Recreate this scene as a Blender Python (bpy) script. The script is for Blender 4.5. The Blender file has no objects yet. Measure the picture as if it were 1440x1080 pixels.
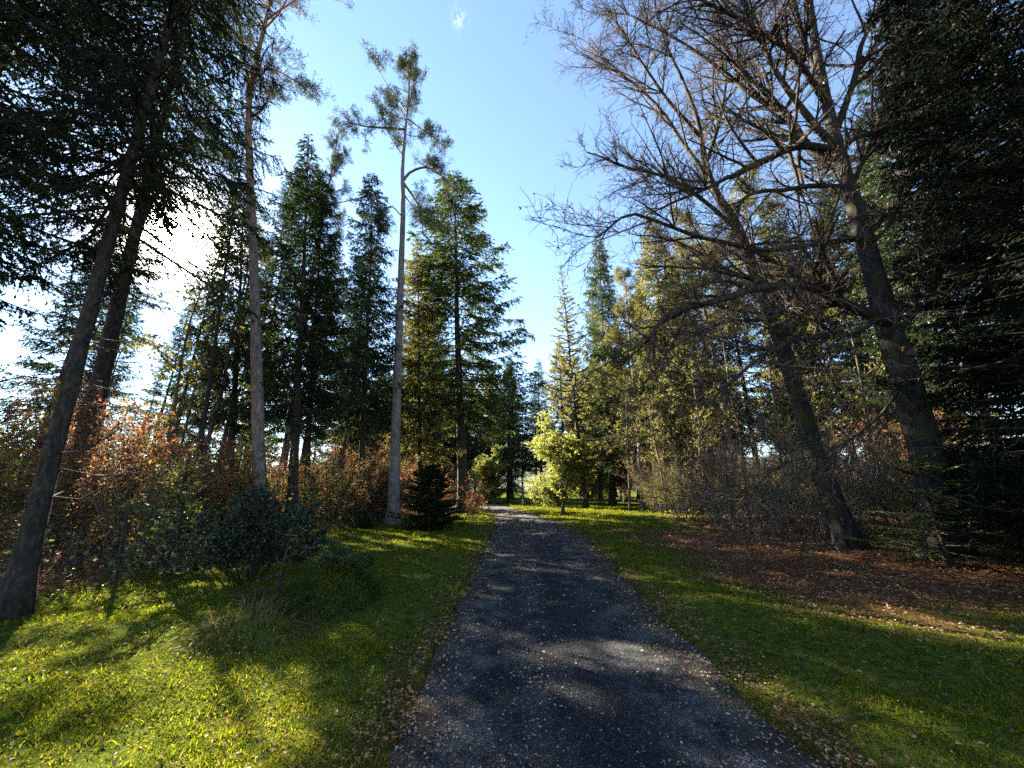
import bpy, math, random
import numpy as np
from mathutils import Vector

R_ = math.radians
sc = bpy.context.scene

# ------------------------------------------------------------------ camera
F, TH = 523.0, R_(16.0)              # focal length in photo pixels, upward pitch
CS, SN = math.cos(TH), math.sin(TH)
EYE = 1.6
cam = bpy.data.objects.new('camera', bpy.data.cameras.new('camera'))
sc.collection.objects.link(cam)
cam.location = (0, 0, EYE)
cam.rotation_euler = (R_(90) + TH, 0, 0)
cam.data.sensor_width = 36.0
cam.data.lens = F / 1440 * 36.0
cam.data.clip_start = 0.05
cam.data.clip_end = 6000
sc.camera = cam

# ------------------------------------------------------------------ light
SUN_AZ, SUN_EL = R_(46.6), R_(28.0)  # azimuth to the left of +Y
SUN = Vector((-math.sin(SUN_AZ) * math.cos(SUN_EL), math.cos(SUN_AZ) * math.cos(SUN_EL), math.sin(SUN_EL)))
w = bpy.data.worlds.new('World')
sc.world = w
w.use_nodes = True
nt = w.node_tree
nt.nodes.clear()
out = nt.nodes.new('ShaderNodeOutputWorld')
bg = nt.nodes.new('ShaderNodeBackground')
sky = nt.nodes.new('ShaderNodeTexSky')
sky.sky_type = 'NISHITA'
sky.sun_disc = False
sky.sun_elevation = SUN_EL
sky.sun_rotation = -SUN_AZ
sky.altitude = 500
sky.air_density = 1.0
sky.dust_density = 0.0
sky.ozone_density = 1.6
SKY_STRENGTH = 0.05
bg.inputs['Strength'].default_value = SKY_STRENGTH
tc = nt.nodes.new('ShaderNodeTexCoord')


def wmath(op, a, b=None):
    n = nt.nodes.new('ShaderNodeMath')
    n.operation = op
    for i, q in enumerate((a, b)):
        if q is None:
            continue
        if isinstance(q, (int, float)):
            n.inputs[i].default_value = q
        else:
            nt.links.new(q, n.inputs[i])
    return n.outputs[0]


def wdot(vec):
    n = nt.nodes.new('ShaderNodeVectorMath')
    n.operation = 'DOT_PRODUCT'
    nt.links.new(tc.outputs['Generated'], n.inputs[0])
    n.inputs[1].default_value = vec
    return n.outputs['Value']


dsun = wmath('MAXIMUM', wdot(SUN), 0.0)
# the bright aureole of the air round the sun
aur = wmath('ADD', wmath('MULTIPLY', wmath('POWER', dsun, 3000.0), 420.0),
            wmath('ADD', wmath('MULTIPLY', wmath('POWER', dsun, 420.0), 60.0),
                  wmath('MULTIPLY', wmath('POWER', dsun, 30.0), 0.9)))
acol = nt.nodes.new('ShaderNodeVectorMath')
acol.operation = 'SCALE'
acol.inputs[0].default_value = (1.0, 0.90, 0.68)
nt.links.new(aur, acol.inputs['Scale'])
skyadd = nt.nodes.new('ShaderNodeVectorMath')
skyadd.operation = 'ADD'
nt.links.new(sky.outputs['Color'], skyadd.inputs[0])
nt.links.new(acol.outputs[0], skyadd.inputs[1])
# one small wisp of cloud high in the gap between the trees
cl = Vector((645 - 720, F * CS - (540 - 27) * SN, (540 - 27) * CS + F * SN)).normalized()
mp = nt.nodes.new('ShaderNodeMapping')
mp.inputs['Scale'].default_value = (110, 110, 45)
mp.inputs['Rotation'].default_value = (0.3, 0.6, 0.2)
nt.links.new(tc.outputs['Generated'], mp.inputs['Vector'])
cn = nt.nodes.new('ShaderNodeTexNoise')
cn.inputs['Scale'].default_value = 1.0
cn.inputs['Detail'].default_value = 6
nt.links.new(mp.outputs[0], cn.inputs['Vector'])
wisp = wmath('MULTIPLY', wmath('POWER', wmath('MAXIMUM', wdot(cl), 0.0), 9000.0),
             wmath('MAXIMUM', wmath('MULTIPLY', wmath('SUBTRACT', cn.outputs[0], 0.46), 5.0), 0.0))
wcol = nt.nodes.new('ShaderNodeVectorMath')
wcol.operation = 'SCALE'
wcol.inputs[0].default_value = (1, 1, 1)
nt.links.new(wisp, wcol.inputs['Scale'])
skyadd2 = nt.nodes.new('ShaderNodeVectorMath')
skyadd2.operation = 'ADD'
nt.links.new(skyadd.outputs[0], skyadd2.inputs[0])
nt.links.new(wcol.outputs[0], skyadd2.inputs[1])
nt.links.new(skyadd2.outputs[0], bg.inputs['Color'])
nt.links.new(bg.outputs[0], out.inputs['Surface'])

sl = bpy.data.lights.new('sun', 'SUN')
sl.energy = 5.0
sl.angle = R_(0.5)
sl.color = (1.0, 0.90, 0.72)
so = bpy.data.objects.new('sun', sl)
sc.collection.objects.link(so)
so.rotation_euler = (-SUN).to_track_quat('-Z', 'Y').to_euler()

sc.view_settings.view_transform = 'Standard'
sc.view_settings.look = 'None'
sc.view_settings.exposure = 3.3
sc.view_settings.gamma = 1.0
try:
    sc.cycles.use_denoising = False
    sc.cycles.max_bounces = 6
    sc.cycles.diffuse_bounces = 3
    sc.cycles.transmission_bounces = 3
    sc.cycles.sample_clamp_indirect = 6
except Exception:
    pass


# ------------------------------------------------------------------ placing helpers
def fwdc(py):
    return F * CS - (540 - py) * SN


def at(px, py, d):
    """the point seen at a pixel of the photo, d metres ahead of the camera"""
    s = d / fwdc(py)
    return np.array([(px - 720) * s, d, EYE + ((540 - py) * CS + F * SN) * s])


def gpy(d):
    k = -EYE / d
    return 540 - F * (k * CS - SN) / (CS + k * SN)


def gx(px, d):
    return (px - 720) * d / fwdc(gpy(d))


def hgt(py, d):
    return EYE + d * ((540 - py) * CS + F * SN) / fwdc(py)


# ------------------------------------------------------------------ terrain functions
def wav(x, y, s, seed):
    r = np.random.RandomState(seed)
    t = 0
    for i in range(6):
        a, ph = r.uniform(0, 6.28, 2)
        k = s * r.uniform(0.6, 1.7)
        t = t + np.sin((x * math.cos(a) + y * math.sin(a)) * k + ph + 1.3 * np.sin((x * math.sin(a) - y * math.cos(a)) * k * 0.6 + ph * 2))
    return t / 6


YE = [-6, 2.8, 4.8, 8, 13.5, 15.5, 20, 25.5, 30, 37, 50, 65, 85]
XL = [-.85, -.78, -.73, -.78, -.78, -.75, -.75, -1.1, -1.65, -3.0, -5.5, -12, -30]
XR = [1.95, 1.90, 1.92, 2.1, 2.6, 2.75, 2.45, 1.75, 1.05, .1, -1.5, -7, -22]


def road_l(y):
    return np.interp(y, YE, XL)


def road_r(y):
    return np.interp(y, YE, XR)


def edge_n(x, y):
    return 0.16 * wav(x, y, 3.1, 5) + 0.10 * wav(x, y, 9.0, 6)


def road_d(x, y):
    """metres outside the road (negative on it)"""
    return np.maximum(road_l(y) - x, x - road_r(y)) + edge_n(x, y)


def left_edge(y):     # x of the edge of the left wood
    return np.interp(y, [-4, 3, 6.5, 9, 14, 18, 24, 30, 45], [-9, -8.4, -6.6, -6.8, -8.0, -6.6, -4.8, -4.0, -7])


def right_edge(y):    # x of the edge of the right wood
    return np.interp(y, [-4, 4, 9, 13, 18, 26, 36, 50], [7.2, 7.4, 8.6, 8.2, 8.6, 9.5, 11, 14])


def height(x, y):
    x = np.asarray(x, float)
    y = np.asarray(y, float)
    d = np.maximum(road_l(y) - x, x - road_r(y))
    off = np.clip(d / 0.8, 0, 1)
    h = off * (0.05 + 0.045 * wav(x, y, 1.1, 1) + 0.050 * wav(x, y, 3.3, 2) + 0.030 * wav(x, y, 8.5, 3) + 0.012 * wav(x, y, 17, 9))
    h = h + 0.02 * wav(x, y, 0.5, 4)
    h = h + 0.55 * np.clip((left_edge(y) + 1.0 - x) / 5, 0, 1) ** 1.3 * np.clip(1 - y / 60, 0, 1)
    h = h + 0.35 * np.clip((x - right_edge(y) - 0.5) / 5, 0, 1) * np.clip(1 - y / 60, 0, 1)
    h = h + 0.40 * np.exp(-(((x + 2.55) / 0.62) ** 2 + ((y - 6.0) / 0.55) ** 2))
    h = h + 0.16 * np.exp(-(((x + 3.0) / 0.7) ** 2 + ((y - 4.9) / 0.5) ** 2))
    h = h - 0.05 * np.clip(1 - np.abs(x - (road_l(y) + road_r(y)) / 2) / 0.4, 0, 1) * 0
    return h


def gh(x, y):
    return float(height(x, y))


# ------------------------------------------------------------------ mesh building
class MB:
    def __init__(self):
        self.v, self.f, self.n = [], [], 0

    def add(self, verts, faces, mat=0, smooth=False):
        verts = np.asarray(verts, np.float32).reshape(-1, 3)
        faces = np.asarray(faces, np.int64)
        self.v.append(verts)
        self.f.append((faces + self.n, mat, smooth))
        self.n += len(verts)

    def mesh(self, name, mats):
        m = bpy.data.meshes.new(name)
        v = np.concatenate(self.v)
        m.vertices.add(len(v))
        m.vertices.foreach_set('co', v.ravel())
        li, ls, mi, sm = [], [], [], []
        o = 0
        for f, mt, s in self.f:
            k = f.shape[1]
            li.append(f.ravel())
            ls.append(o + np.arange(len(f)) * k)
            o += f.size
            mi.append(np.full(len(f), mt))
            sm.append(np.full(len(f), s))
        li = np.concatenate(li).astype(np.int32)
        ls = np.concatenate(ls).astype(np.int32)
        m.loops.add(len(li))
        m.polygons.add(len(ls))
        m.polygons.foreach_set('loop_start', ls)
        m.loops.foreach_set('vertex_index', li)
        m.polygons.foreach_set('material_index', np.concatenate(mi).astype(np.int32))
        m.polygons.foreach_set('use_smooth', np.concatenate(sm))
        m.update(calc_edges=True)
        for q in mats:
            m.materials.append(q)
        return m


def link(o):
    sc.collection.objects.link(o)
    return o


def obj(name, mb, mats, parent=None):
    me = mb if isinstance(mb, bpy.types.Mesh) else mb.mesh(name, mats)
    o = link(bpy.data.objects.new(name, me))
    if parent is not None:
        o.parent = parent
    return o


def tag(o, label, cat, group=None):
    o['label'] = label
    o['category'] = cat
    if group:
        o['group'] = group
    return o


def thing(name, label, cat, loc=(0, 0, 0), rz=0.0, scale=1.0, group=None):
    o = link(bpy.data.objects.new(name, None))
    o.empty_display_size = 0.2
    o.location = loc
    o.rotation_euler = (0, 0, rz)
    o.scale = (scale, scale, scale) if isinstance(scale, (int, float)) else scale
    return tag(o, label, cat, group)


def nrm(a):
    return a / np.maximum(np.linalg.norm(a, axis=-1, keepdims=True), 1e-9)


def frames(d):
    d = nrm(d)
    ref = np.where(np.abs(d[..., 2:3]) > 0.9, np.array([1.0, 0, 0]), np.array([0, 0, 1.0]))
    u = nrm(np.cross(d, ref))
    return u, np.cross(d, u)


def sticks(mb, A, B, ra, rb, mat=0, sides=3):
    A, B = np.asarray(A, float), np.asarray(B, float)
    if not len(A):
        return
    ra, rb = np.broadcast_to(ra, len(A)), np.broadcast_to(rb, len(A))
    u, v = frames(B - A)
    an = np.arange(sides) / sides * 2 * math.pi
    ring = u[:, None] * np.cos(an)[None, :, None] + v[:, None] * np.sin(an)[None, :, None]
    V = np.concatenate([A[:, None] + ring * ra[:, None, None], B[:, None] + ring * rb[:, None, None]], 1)
    i = np.arange(sides)
    j = (i + 1) % sides
    q = np.stack([i, j, j + sides, i + sides], 1)
    Fq = (np.arange(len(A)) * 2 * sides)[:, None, None] + q[None]
    mb.add(V.reshape(-1, 3), Fq.reshape(-1, 4), mat, True)


def tube(mb, P, r, sides=8, mat=0, bump=0.0, rng=None, cap=True):
    P = np.asarray(P, float)
    r = np.broadcast_to(np.asarray(r, float), len(P))
    T = np.gradient(P, axis=0)
    u0 = np.array([1.0, 0.05, 0.0]) if abs(nrm(T[0])[2]) > 0.7 else np.array([0, 0.1, 1.0])
    T = nrm(T)
    u = nrm(u0 - (T @ u0)[:, None] * T)
    v = np.cross(T, u)
    an = np.arange(sides) / sides * 2 * math.pi
    rr = np.ones((len(P), sides))
    if bump and rng is not None:
        rr = 1 + bump * rng.normal(size=(len(P), sides))
    V = P[:, None] + (u[:, None] * np.cos(an)[None, :, None] + v[:, None] * np.sin(an)[None, :, None]) * (r[:, None] * rr)[..., None]
    i = np.arange(sides)
    j = (i + 1) % sides
    q = np.stack([i, j, j + sides, i + sides], 1)
    Fq = (np.arange(len(P) - 1) * sides)[:, None, None] + q[None]
    mb.add(V.reshape(-1, 3), Fq.reshape(-1, 4), mat, True)
    if cap:
        b0 = mb.n - len(P) * sides
        mb.v.append(np.stack([P[-1], P[0]]).astype(np.float32))
        e0 = (len(P) - 1) * sides
        mb.f.append((np.stack([i + e0, j + e0, np.full(sides, len(P) * sides)], 1) + b0, mat, False))
        mb.f.append((np.stack([j, i, np.full(sides, len(P) * sides + 1)], 1) + b0, mat, False))
        mb.n += 2


def spline(P, n):
    """smooth curve through the given points (Catmull-Rom)"""
    P = np.asarray(P, float)
    Q = np.concatenate([2 * P[:1] - P[1:2], P, 2 * P[-1:] - P[-2:-1]])
    t = np.linspace(0, len(P) - 1 - 1e-6, n)
    i = t.astype(int)
    f = (t - i)[:, None]
    a, b, c, d = Q[i], Q[i + 1], Q[i + 2], Q[i + 3]
    return 0.5 * (2 * b + (c - a) * f + (2 * a - 5 * b + 4 * c - d) * f ** 2 + (3 * b - a - 3 * c + d) * f ** 3)


def cards(mb, P, D, L, W, rng, mat=1, N=None, fold=0.0):
    """leaf-shaped faces: base P, direction D, length L, width W"""
    n = len(P)
    if not n:
        return
    D = nrm(D)
    L, W = np.broadcast_to(L, n)[:, None], np.broadcast_to(W, n)[:, None]
    if N is None:
        N = rng.normal(size=(n, 3))
    S = nrm(np.cross(D, N))
    U = np.cross(S, D)
    mid = P + D * L * 0.45 + U * L * fold
    V = np.stack([P, mid + S * W * 0.5, P + D * L, mid - S * W * 0.5], 1)
    mb.add(V.reshape(-1, 3), (np.arange(n) * 4)[:, None] + np.arange(4)[None], mat)


def twigs(A, B, r, per_m, ln, rng, ang=0.9, trop=(0, 0, 0), bend=0.25, smin=0.0):
    """two-piece twigs growing off segments A-B; returns the new segments (A, B, ra, rb)"""
    A, B = np.asarray(A, float), np.asarray(B, float)
    sl_ = np.linalg.norm(B - A, axis=1)
    cnt = rng.poisson(np.maximum(sl_ * per_m, 0))
    idx = np.repeat(np.arange(len(A)), cnt)
    n = len(idx)
    if n == 0:
        return np.zeros((0, 3)), np.zeros((0, 3)), np.zeros(0), np.zeros(0)
    t = rng.uniform(smin, 1, (n, 1))
    P = A[idx] * (1 - t) + B[idx] * t
    d = nrm(B - A)[idx]
    side = nrm(np.cross(d, rng.normal(size=(n, 3))))
    a = rng.normal(ang, 0.25, (n, 1))
    D = nrm(d * np.cos(a) + side * np.sin(a) + np.array(trop))
    l = ln * rng.uniform(0.4, 1.25, (n, 1))
    M = P + D * l * 0.5
    D2 = nrm(D + bend * rng.normal(size=(n, 3)) + 0.5 * np.array(trop))
    E = M + D2 * l * 0.5
    r0 = np.minimum(np.broadcast_to(r, len(A))[idx], 9) if np.ndim(r) else np.full(n, r)
    return np.concatenate([P, M]), np.concatenate([M, E]), np.concatenate([r0, r0 * 0.75]), np.concatenate([r0 * 0.75, r0 * 0.45])


# ------------------------------------------------------------------ materials
def new_mat(name):
    m = bpy.data.materials.new(name)
    m.use_nodes = True
    t = m.node_tree
    t.nodes.clear()
    return m, t, t.nodes.new('ShaderNodeOutputMaterial')


def ramp(t, cols, pos=None):
    r = t.nodes.new('ShaderNodeValToRGB')
    n = len(cols)
    while len(r.color_ramp.elements) < n:
        r.color_ramp.elements.new(0.5)
    for i, c in enumerate(cols):
        e = r.color_ramp.elements[i]
        e.position = pos[i] if pos else i / max(1, n - 1)
        e.color = (*c, 1)
    return r


def foliage(name, cols, trans=0.4, gloss=0.06, rough=0.45, tcol=None, pos=None, big=0.35):
    """leaves: every leaf its own tone, patches of tone through the plant, light passing through"""
    m, t, o = new_mat(name)
    g = t.nodes.new('ShaderNodeNewGeometry')
    no = t.nodes.new('ShaderNodeTexNoise')
    no.inputs['Scale'].default_value = 0.8
    no.inputs['Detail'].default_value = 2
    t.links.new(g.outputs['Position'], no.inputs['Vector'])
    mix = t.nodes.new('ShaderNodeMath')
    mix.operation = 'MULTIPLY_ADD'
    t.links.new(no.outputs[0], mix.inputs[0])
    mix.inputs[1].default_value = big * 2
    mix.inputs[2].default_value = -big
    ad = t.nodes.new('ShaderNodeMath')
    ad.operation = 'ADD'
    ad.use_clamp = True
    t.links.new(g.outputs['Random Per Island'], ad.inputs[0])
    t.links.new(mix.outputs[0], ad.inputs[1])
    r = ramp(t, cols, pos)
    t.links.new(ad.outputs[0], r.inputs[0])
    df = t.nodes.new('ShaderNodeBsdfDiffuse')
    tr = t.nodes.new('ShaderNodeBsdfTranslucent')
    gl = t.nodes.new('ShaderNodeBsdfGlossy')
    gl.inputs['Roughness'].default_value = rough
    gl.inputs['Color'].default_value = (0.9, 0.95, 1, 1)
    t.links.new(r.outputs[0], df.inputs['Color'])
    if tcol:
        mc = t.nodes.new('ShaderNodeMix')
        mc.data_type = 'RGBA'
        mc.blend_type = 'MULTIPLY'
        mc.inputs[0].default_value = 1.0
        t.links.new(r.outputs[0], mc.inputs[6])
        mc.inputs[7].default_value = (*tcol, 1)
        t.links.new(mc.outputs[2], tr.inputs['Color'])
    else:
        t.links.new(r.outputs[0], tr.inputs['Color'])
    m1 = t.nodes.new('ShaderNodeMixShader')
    m1.inputs[0].default_value = trans
    t.links.new(df.outputs[0], m1.inputs[1])
    t.links.new(tr.outputs[0], m1.inputs[2])
    m2 = t.nodes.new('ShaderNodeMixShader')
    m2.inputs[0].default_value = gloss
    t.links.new(m1.outputs[0], m2.inputs[1])
    t.links.new(gl.outputs[0], m2.inputs[2])
    t.links.new(m2.outputs[0], o.inputs['Surface'])
    return m


def principled(t, o, rough=0.85, spec=0.3):
    b = t.nodes.new('ShaderNodeBsdfPrincipled')
    b.inputs['Roughness'].default_value = rough
    b.inputs['Specular IOR Level'].default_value = spec
    t.links.new(b.outputs[0], o.inputs['Surface'])
    return b


def bark(name, cols, scale=(9, 9, 1.6), bump=0.5, upper=None, z0=9, z1=15, moss=None):
    m, t, o = new_mat(name)
    b = principled(t, o, 0.9, 0.2)
    co = t.nodes.new('ShaderNodeTexCoord')
    mp_ = t.nodes.new('ShaderNodeMapping')
    mp_.inputs['Scale'].default_value = scale
    t.links.new(co.outputs['Object'], mp_.inputs['Vector'])
    n1 = t.nodes.new('ShaderNodeTexNoise')
    n1.inputs['Scale'].default_value = 1.6
    n1.inputs['Detail'].default_value = 7
    n1.inputs['Roughness'].default_value = 0.68
    t.links.new(mp_.outputs[0], n1.inputs['Vector'])
    r = ramp(t, cols, [0.32 + 0.36 * i / (len(cols) - 1) for i in range(len(cols))])
    t.links.new(n1.outputs[0], r.inputs[0])
    col = r.outputs[0]
    sep = t.nodes.new('ShaderNodeSeparateXYZ')
    t.links.new(co.outputs['Object'], sep.inputs[0])

    def mixin(fac, c):
        nonlocal col
        mx = t.nodes.new('ShaderNodeMix')
        mx.data_type = 'RGBA'
        t.links.new(fac, mx.inputs[0])
        t.links.new(col, mx.inputs[6])
        mx.inputs[7].default_value = (*c, 1)
        col = mx.outputs[2]
    if upper:
        mr = t.nodes.new('ShaderNodeMapRange')
        mr.inputs['From Min'].default_value = z0
        mr.inputs['From Max'].default_value = z1
        mr.inputs['To Max'].default_value = 0.8
        t.links.new(sep.outputs[2], mr.inputs[0])
        mixin(mr.outputs[0], upper)
    if moss:
        n2 = t.nodes.new('ShaderNodeTexNoise')
        n2.inputs['Scale'].default_value = 1.7
        n2.inputs['Detail'].default_value = 5
        t.links.new(co.outputs['Object'], n2.inputs['Vector'])
        r2 = ramp(t, [(0, 0, 0), (1, 1, 1)], [0.50, 0.62])
        t.links.new(n2.outputs[0], r2.inputs[0])
        mixin(r2.outputs[0], moss)
    t.links.new(col, b.inputs['Base Color'])
    bp = t.nodes.new('ShaderNodeBump')
    bp.inputs['Strength'].default_value = bump
    bp.inputs['Distance'].default_value = 0.07
    t.links.new(n1.outputs[0], bp.inputs['Height'])
    t.links.new(bp.outputs[0], b.inputs['Normal'])
    return m


def plain(name, col, rough=0.5, metal=0.0, var=0.2):
    m, t, o = new_mat(name)
    b = principled(t, o, rough, 0.4)
    b.inputs['Metallic'].default_value = metal
    n1 = t.nodes.new('ShaderNodeTexNoise')
    n1.inputs['Scale'].default_value = 14
    n1.inputs['Detail'].default_value = 5
    r = ramp(t, [tuple(c * (1 - var) for c in col), tuple(min(1, c * (1 + var)) for c in col)], [0.3, 0.7])
    co = t.nodes.new('ShaderNodeTexCoord')
    t.links.new(co.outputs['Object'], n1.inputs['Vector'])
    t.links.new(n1.outputs[0], r.inputs[0])
    t.links.new(r.outputs[0], b.inputs['Base Color'])
    return m


B_SPRUCE = bark('bark_spruce', [(0.010, 0.009, 0.007), (0.030, 0.023, 0.018), (0.075, 0.060, 0.050)], (13, 13, 4.5), 1.0)
B_PINE = bark('bark_pine', [(0.05, 0.036, 0.028), (0.13, 0.10, 0.085), (0.21, 0.175, 0.155)], (7, 7, 1.8), 0.8,
              upper=(0.26, 0.13, 0.06), z0=11, z1=18)
B_PALE = bark('bark_pale_pine', [(0.06, 0.05, 0.045), (0.13, 0.11, 0.10), (0.22, 0.195, 0.18)], (7, 7, 2.2), 0.6)
B_BEECH = bark('bark_mossy', [(0.008, 0.007, 0.006), (0.022, 0.019, 0.017), (0.075, 0.067, 0.058)], (7, 7, 3), 0.8, moss=(0.035, 0.034, 0.012))
B_TWIG = bark('bark_twig', [(0.022, 0.016, 0.012), (0.065, 0.049, 0.038), (0.16, 0.125, 0.095)], (12, 12, 12), 0.2)
B_GREY = bark('bark_grey_twig', [(0.03, 0.026, 0.022), (0.075, 0.065, 0.055), (0.18, 0.16, 0.14)], (12, 12, 12), 0.2)

N_DARK = foliage('needles_dark', [(0.007, 0.015, 0.006), (0.018, 0.036, 0.010), (0.042, 0.062, 0.014)], 0.36, 0.015)
N_DEEPSHADE = foliage('needles_deep_shade', [(0.0018, 0.0045, 0.0018), (0.0042, 0.009, 0.0035), (0.009, 0.017, 0.005)], 0.2, 0.006)  # near-black: deep shade of the right edge put into the needle colour
N_SHADE = foliage('needles_shade', [(0.003, 0.007, 0.003), (0.008, 0.017, 0.006), (0.018, 0.03, 0.008)], 0.3, 0.004)  # darker copy of the spruce needles, shade painted into the colour
N_MID = foliage('needles_green', [(0.018, 0.036, 0.010), (0.05, 0.08, 0.016), (0.11, 0.13, 0.024)], 0.42, 0.015)
N_YEL = foliage('needles_yellow_green', [(0.045, 0.055, 0.014), (0.13, 0.135, 0.028), (0.26, 0.21, 0.055)], 0.5, 0.015)
N_PINE = foliage('needles_pine', [(0.016, 0.026, 0.011), (0.036, 0.05, 0.018), (0.07, 0.08, 0.028)], 0.35, 0.015)
N_LARCH = foliage('needles_larch', [(0.09, 0.10, 0.02), (0.20, 0.19, 0.035), (0.30, 0.24, 0.05)], 0.5, 0.015)
L_GOLD = foliage('leaves_golden', [(0.13, 0.16, 0.03), (0.26, 0.28, 0.055), (0.42, 0.38, 0.11)], 0.6, 0.015)
L_COPPER = foliage('leaves_copper', [(0.04, 0.019, 0.010), (0.12, 0.056, 0.025), (0.24, 0.12, 0.045)], 0.6, 0.015)
L_RUST = foliage('leaves_rust', [(0.055, 0.022, 0.011), (0.17, 0.062, 0.027), (0.31, 0.14, 0.05)], 0.6, 0.015)
L_OLIVE = foliage('leaves_olive', [(0.05, 0.06, 0.014), (0.13, 0.13, 0.025), (0.24, 0.19, 0.035)], 0.5, 0.015)
L_LITTER = foliage('leaves_litter', [(0.045, 0.021, 0.013), (0.125, 0.052, 0.028), (0.23, 0.115, 0.057), (0.34, 0.24, 0.14)], 0.3, 0.015)
L_ROAD = foliage('leaves_on_road', [(0.06, 0.033, 0.022), (0.16, 0.09, 0.05), (0.27, 0.19, 0.12), (0.42, 0.36, 0.27)], 0.2, 0.015, big=0.15)
G_BLADE = foliage('grass_blades', [(0.026, 0.040, 0.006), (0.080, 0.112, 0.006), (0.18, 0.195, 0.009), (0.27, 0.21, 0.04)], 0.55, 0.0,
                  pos=[0, 0.4, 0.8, 1.0], tcol=(1.0, 0.95, 0.6))
G_TUFT = foliage('grass_tuft_green', [(0.012, 0.026, 0.004), (0.035, 0.055, 0.008), (0.08, 0.09, 0.014)], 0.4, 0.01)
G_DRY = foliage('grass_dry', [(0.035, 0.034, 0.012), (0.085, 0.072, 0.028), (0.17, 0.14, 0.065)], 0.4, 0.01)
G_WEED = foliage('weeds', [(0.035, 0.06, 0.012), (0.11, 0.13, 0.022), (0.22, 0.19, 0.035), (0.20, 0.09, 0.03)], 0.5, 0.05)


# ground: grass soil, leaf litter and moss by what grows there
def ground_material():
    m, t, o = new_mat('ground_soil')
    b = principled(t, o, 1.0, 0.0)
    co = t.nodes.new('ShaderNodeTexCoord')

    def noise(s, d=6, rg=0.6):
        n = t.nodes.new('ShaderNodeTexNoise')
        n.inputs['Scale'].default_value = s
        n.inputs['Detail'].default_value = d
        n.inputs['Roughness'].default_value = rg
        t.links.new(co.outputs['Object'], n.inputs['Vector'])
        return n.outputs[0]
    g1 = ramp(t, [(0.022, 0.032, 0.009), (0.055, 0.075, 0.014), (0.10, 0.105, 0.022)], [0.34, 0.5, 0.66])
    t.links.new(noise(9), g1.inputs[0])
    g2 = ramp(t, [(0.035, 0.017, 0.011), (0.10, 0.043, 0.024), (0.20, 0.095, 0.047)], [0.34, 0.5, 0.66])
    t.links.new(noise(26, 5, 0.75), g2.inputs[0])
    at_ = t.nodes.new('ShaderNodeAttribute')
    at_.attribute_name = 'litter'
    ad = t.nodes.new('ShaderNodeMath')
    ad.operation = 'MULTIPLY_ADD'
    t.links.new(noise(3.0), ad.inputs[0])
    ad.inputs[1].default_value = 1.4
    ad.inputs[2].default_value = -0.7
    a2 = t.nodes.new('ShaderNodeMath')
    a2.operation = 'ADD'
    a2.use_clamp = True
    t.links.new(ad.outputs[0], a2.inputs[0])
    t.links.new(at_.outputs['Fac'], a2.inputs[1])
    mx = t.nodes.new('ShaderNodeMix')
    mx.data_type = 'RGBA'
    t.links.new(a2.outputs[0], mx.inputs[0])
    t.links.new(g1.outputs[0], mx.inputs[6])
    t.links.new(g2.outputs[0], mx.inputs[7])
    t.links.new(mx.outputs[2], b.inputs['Base Color'])
    bp = t.nodes.new('ShaderNodeBump')
    bp.inputs['Strength'].default_value = 0.9
    bp.inputs['Distance'].default_value = 0.05
    t.links.new(noise(22, 6, 0.7), bp.inputs['Height'])
    t.links.new(bp.outputs[0], b.inputs['Normal'])
    return m


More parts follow.
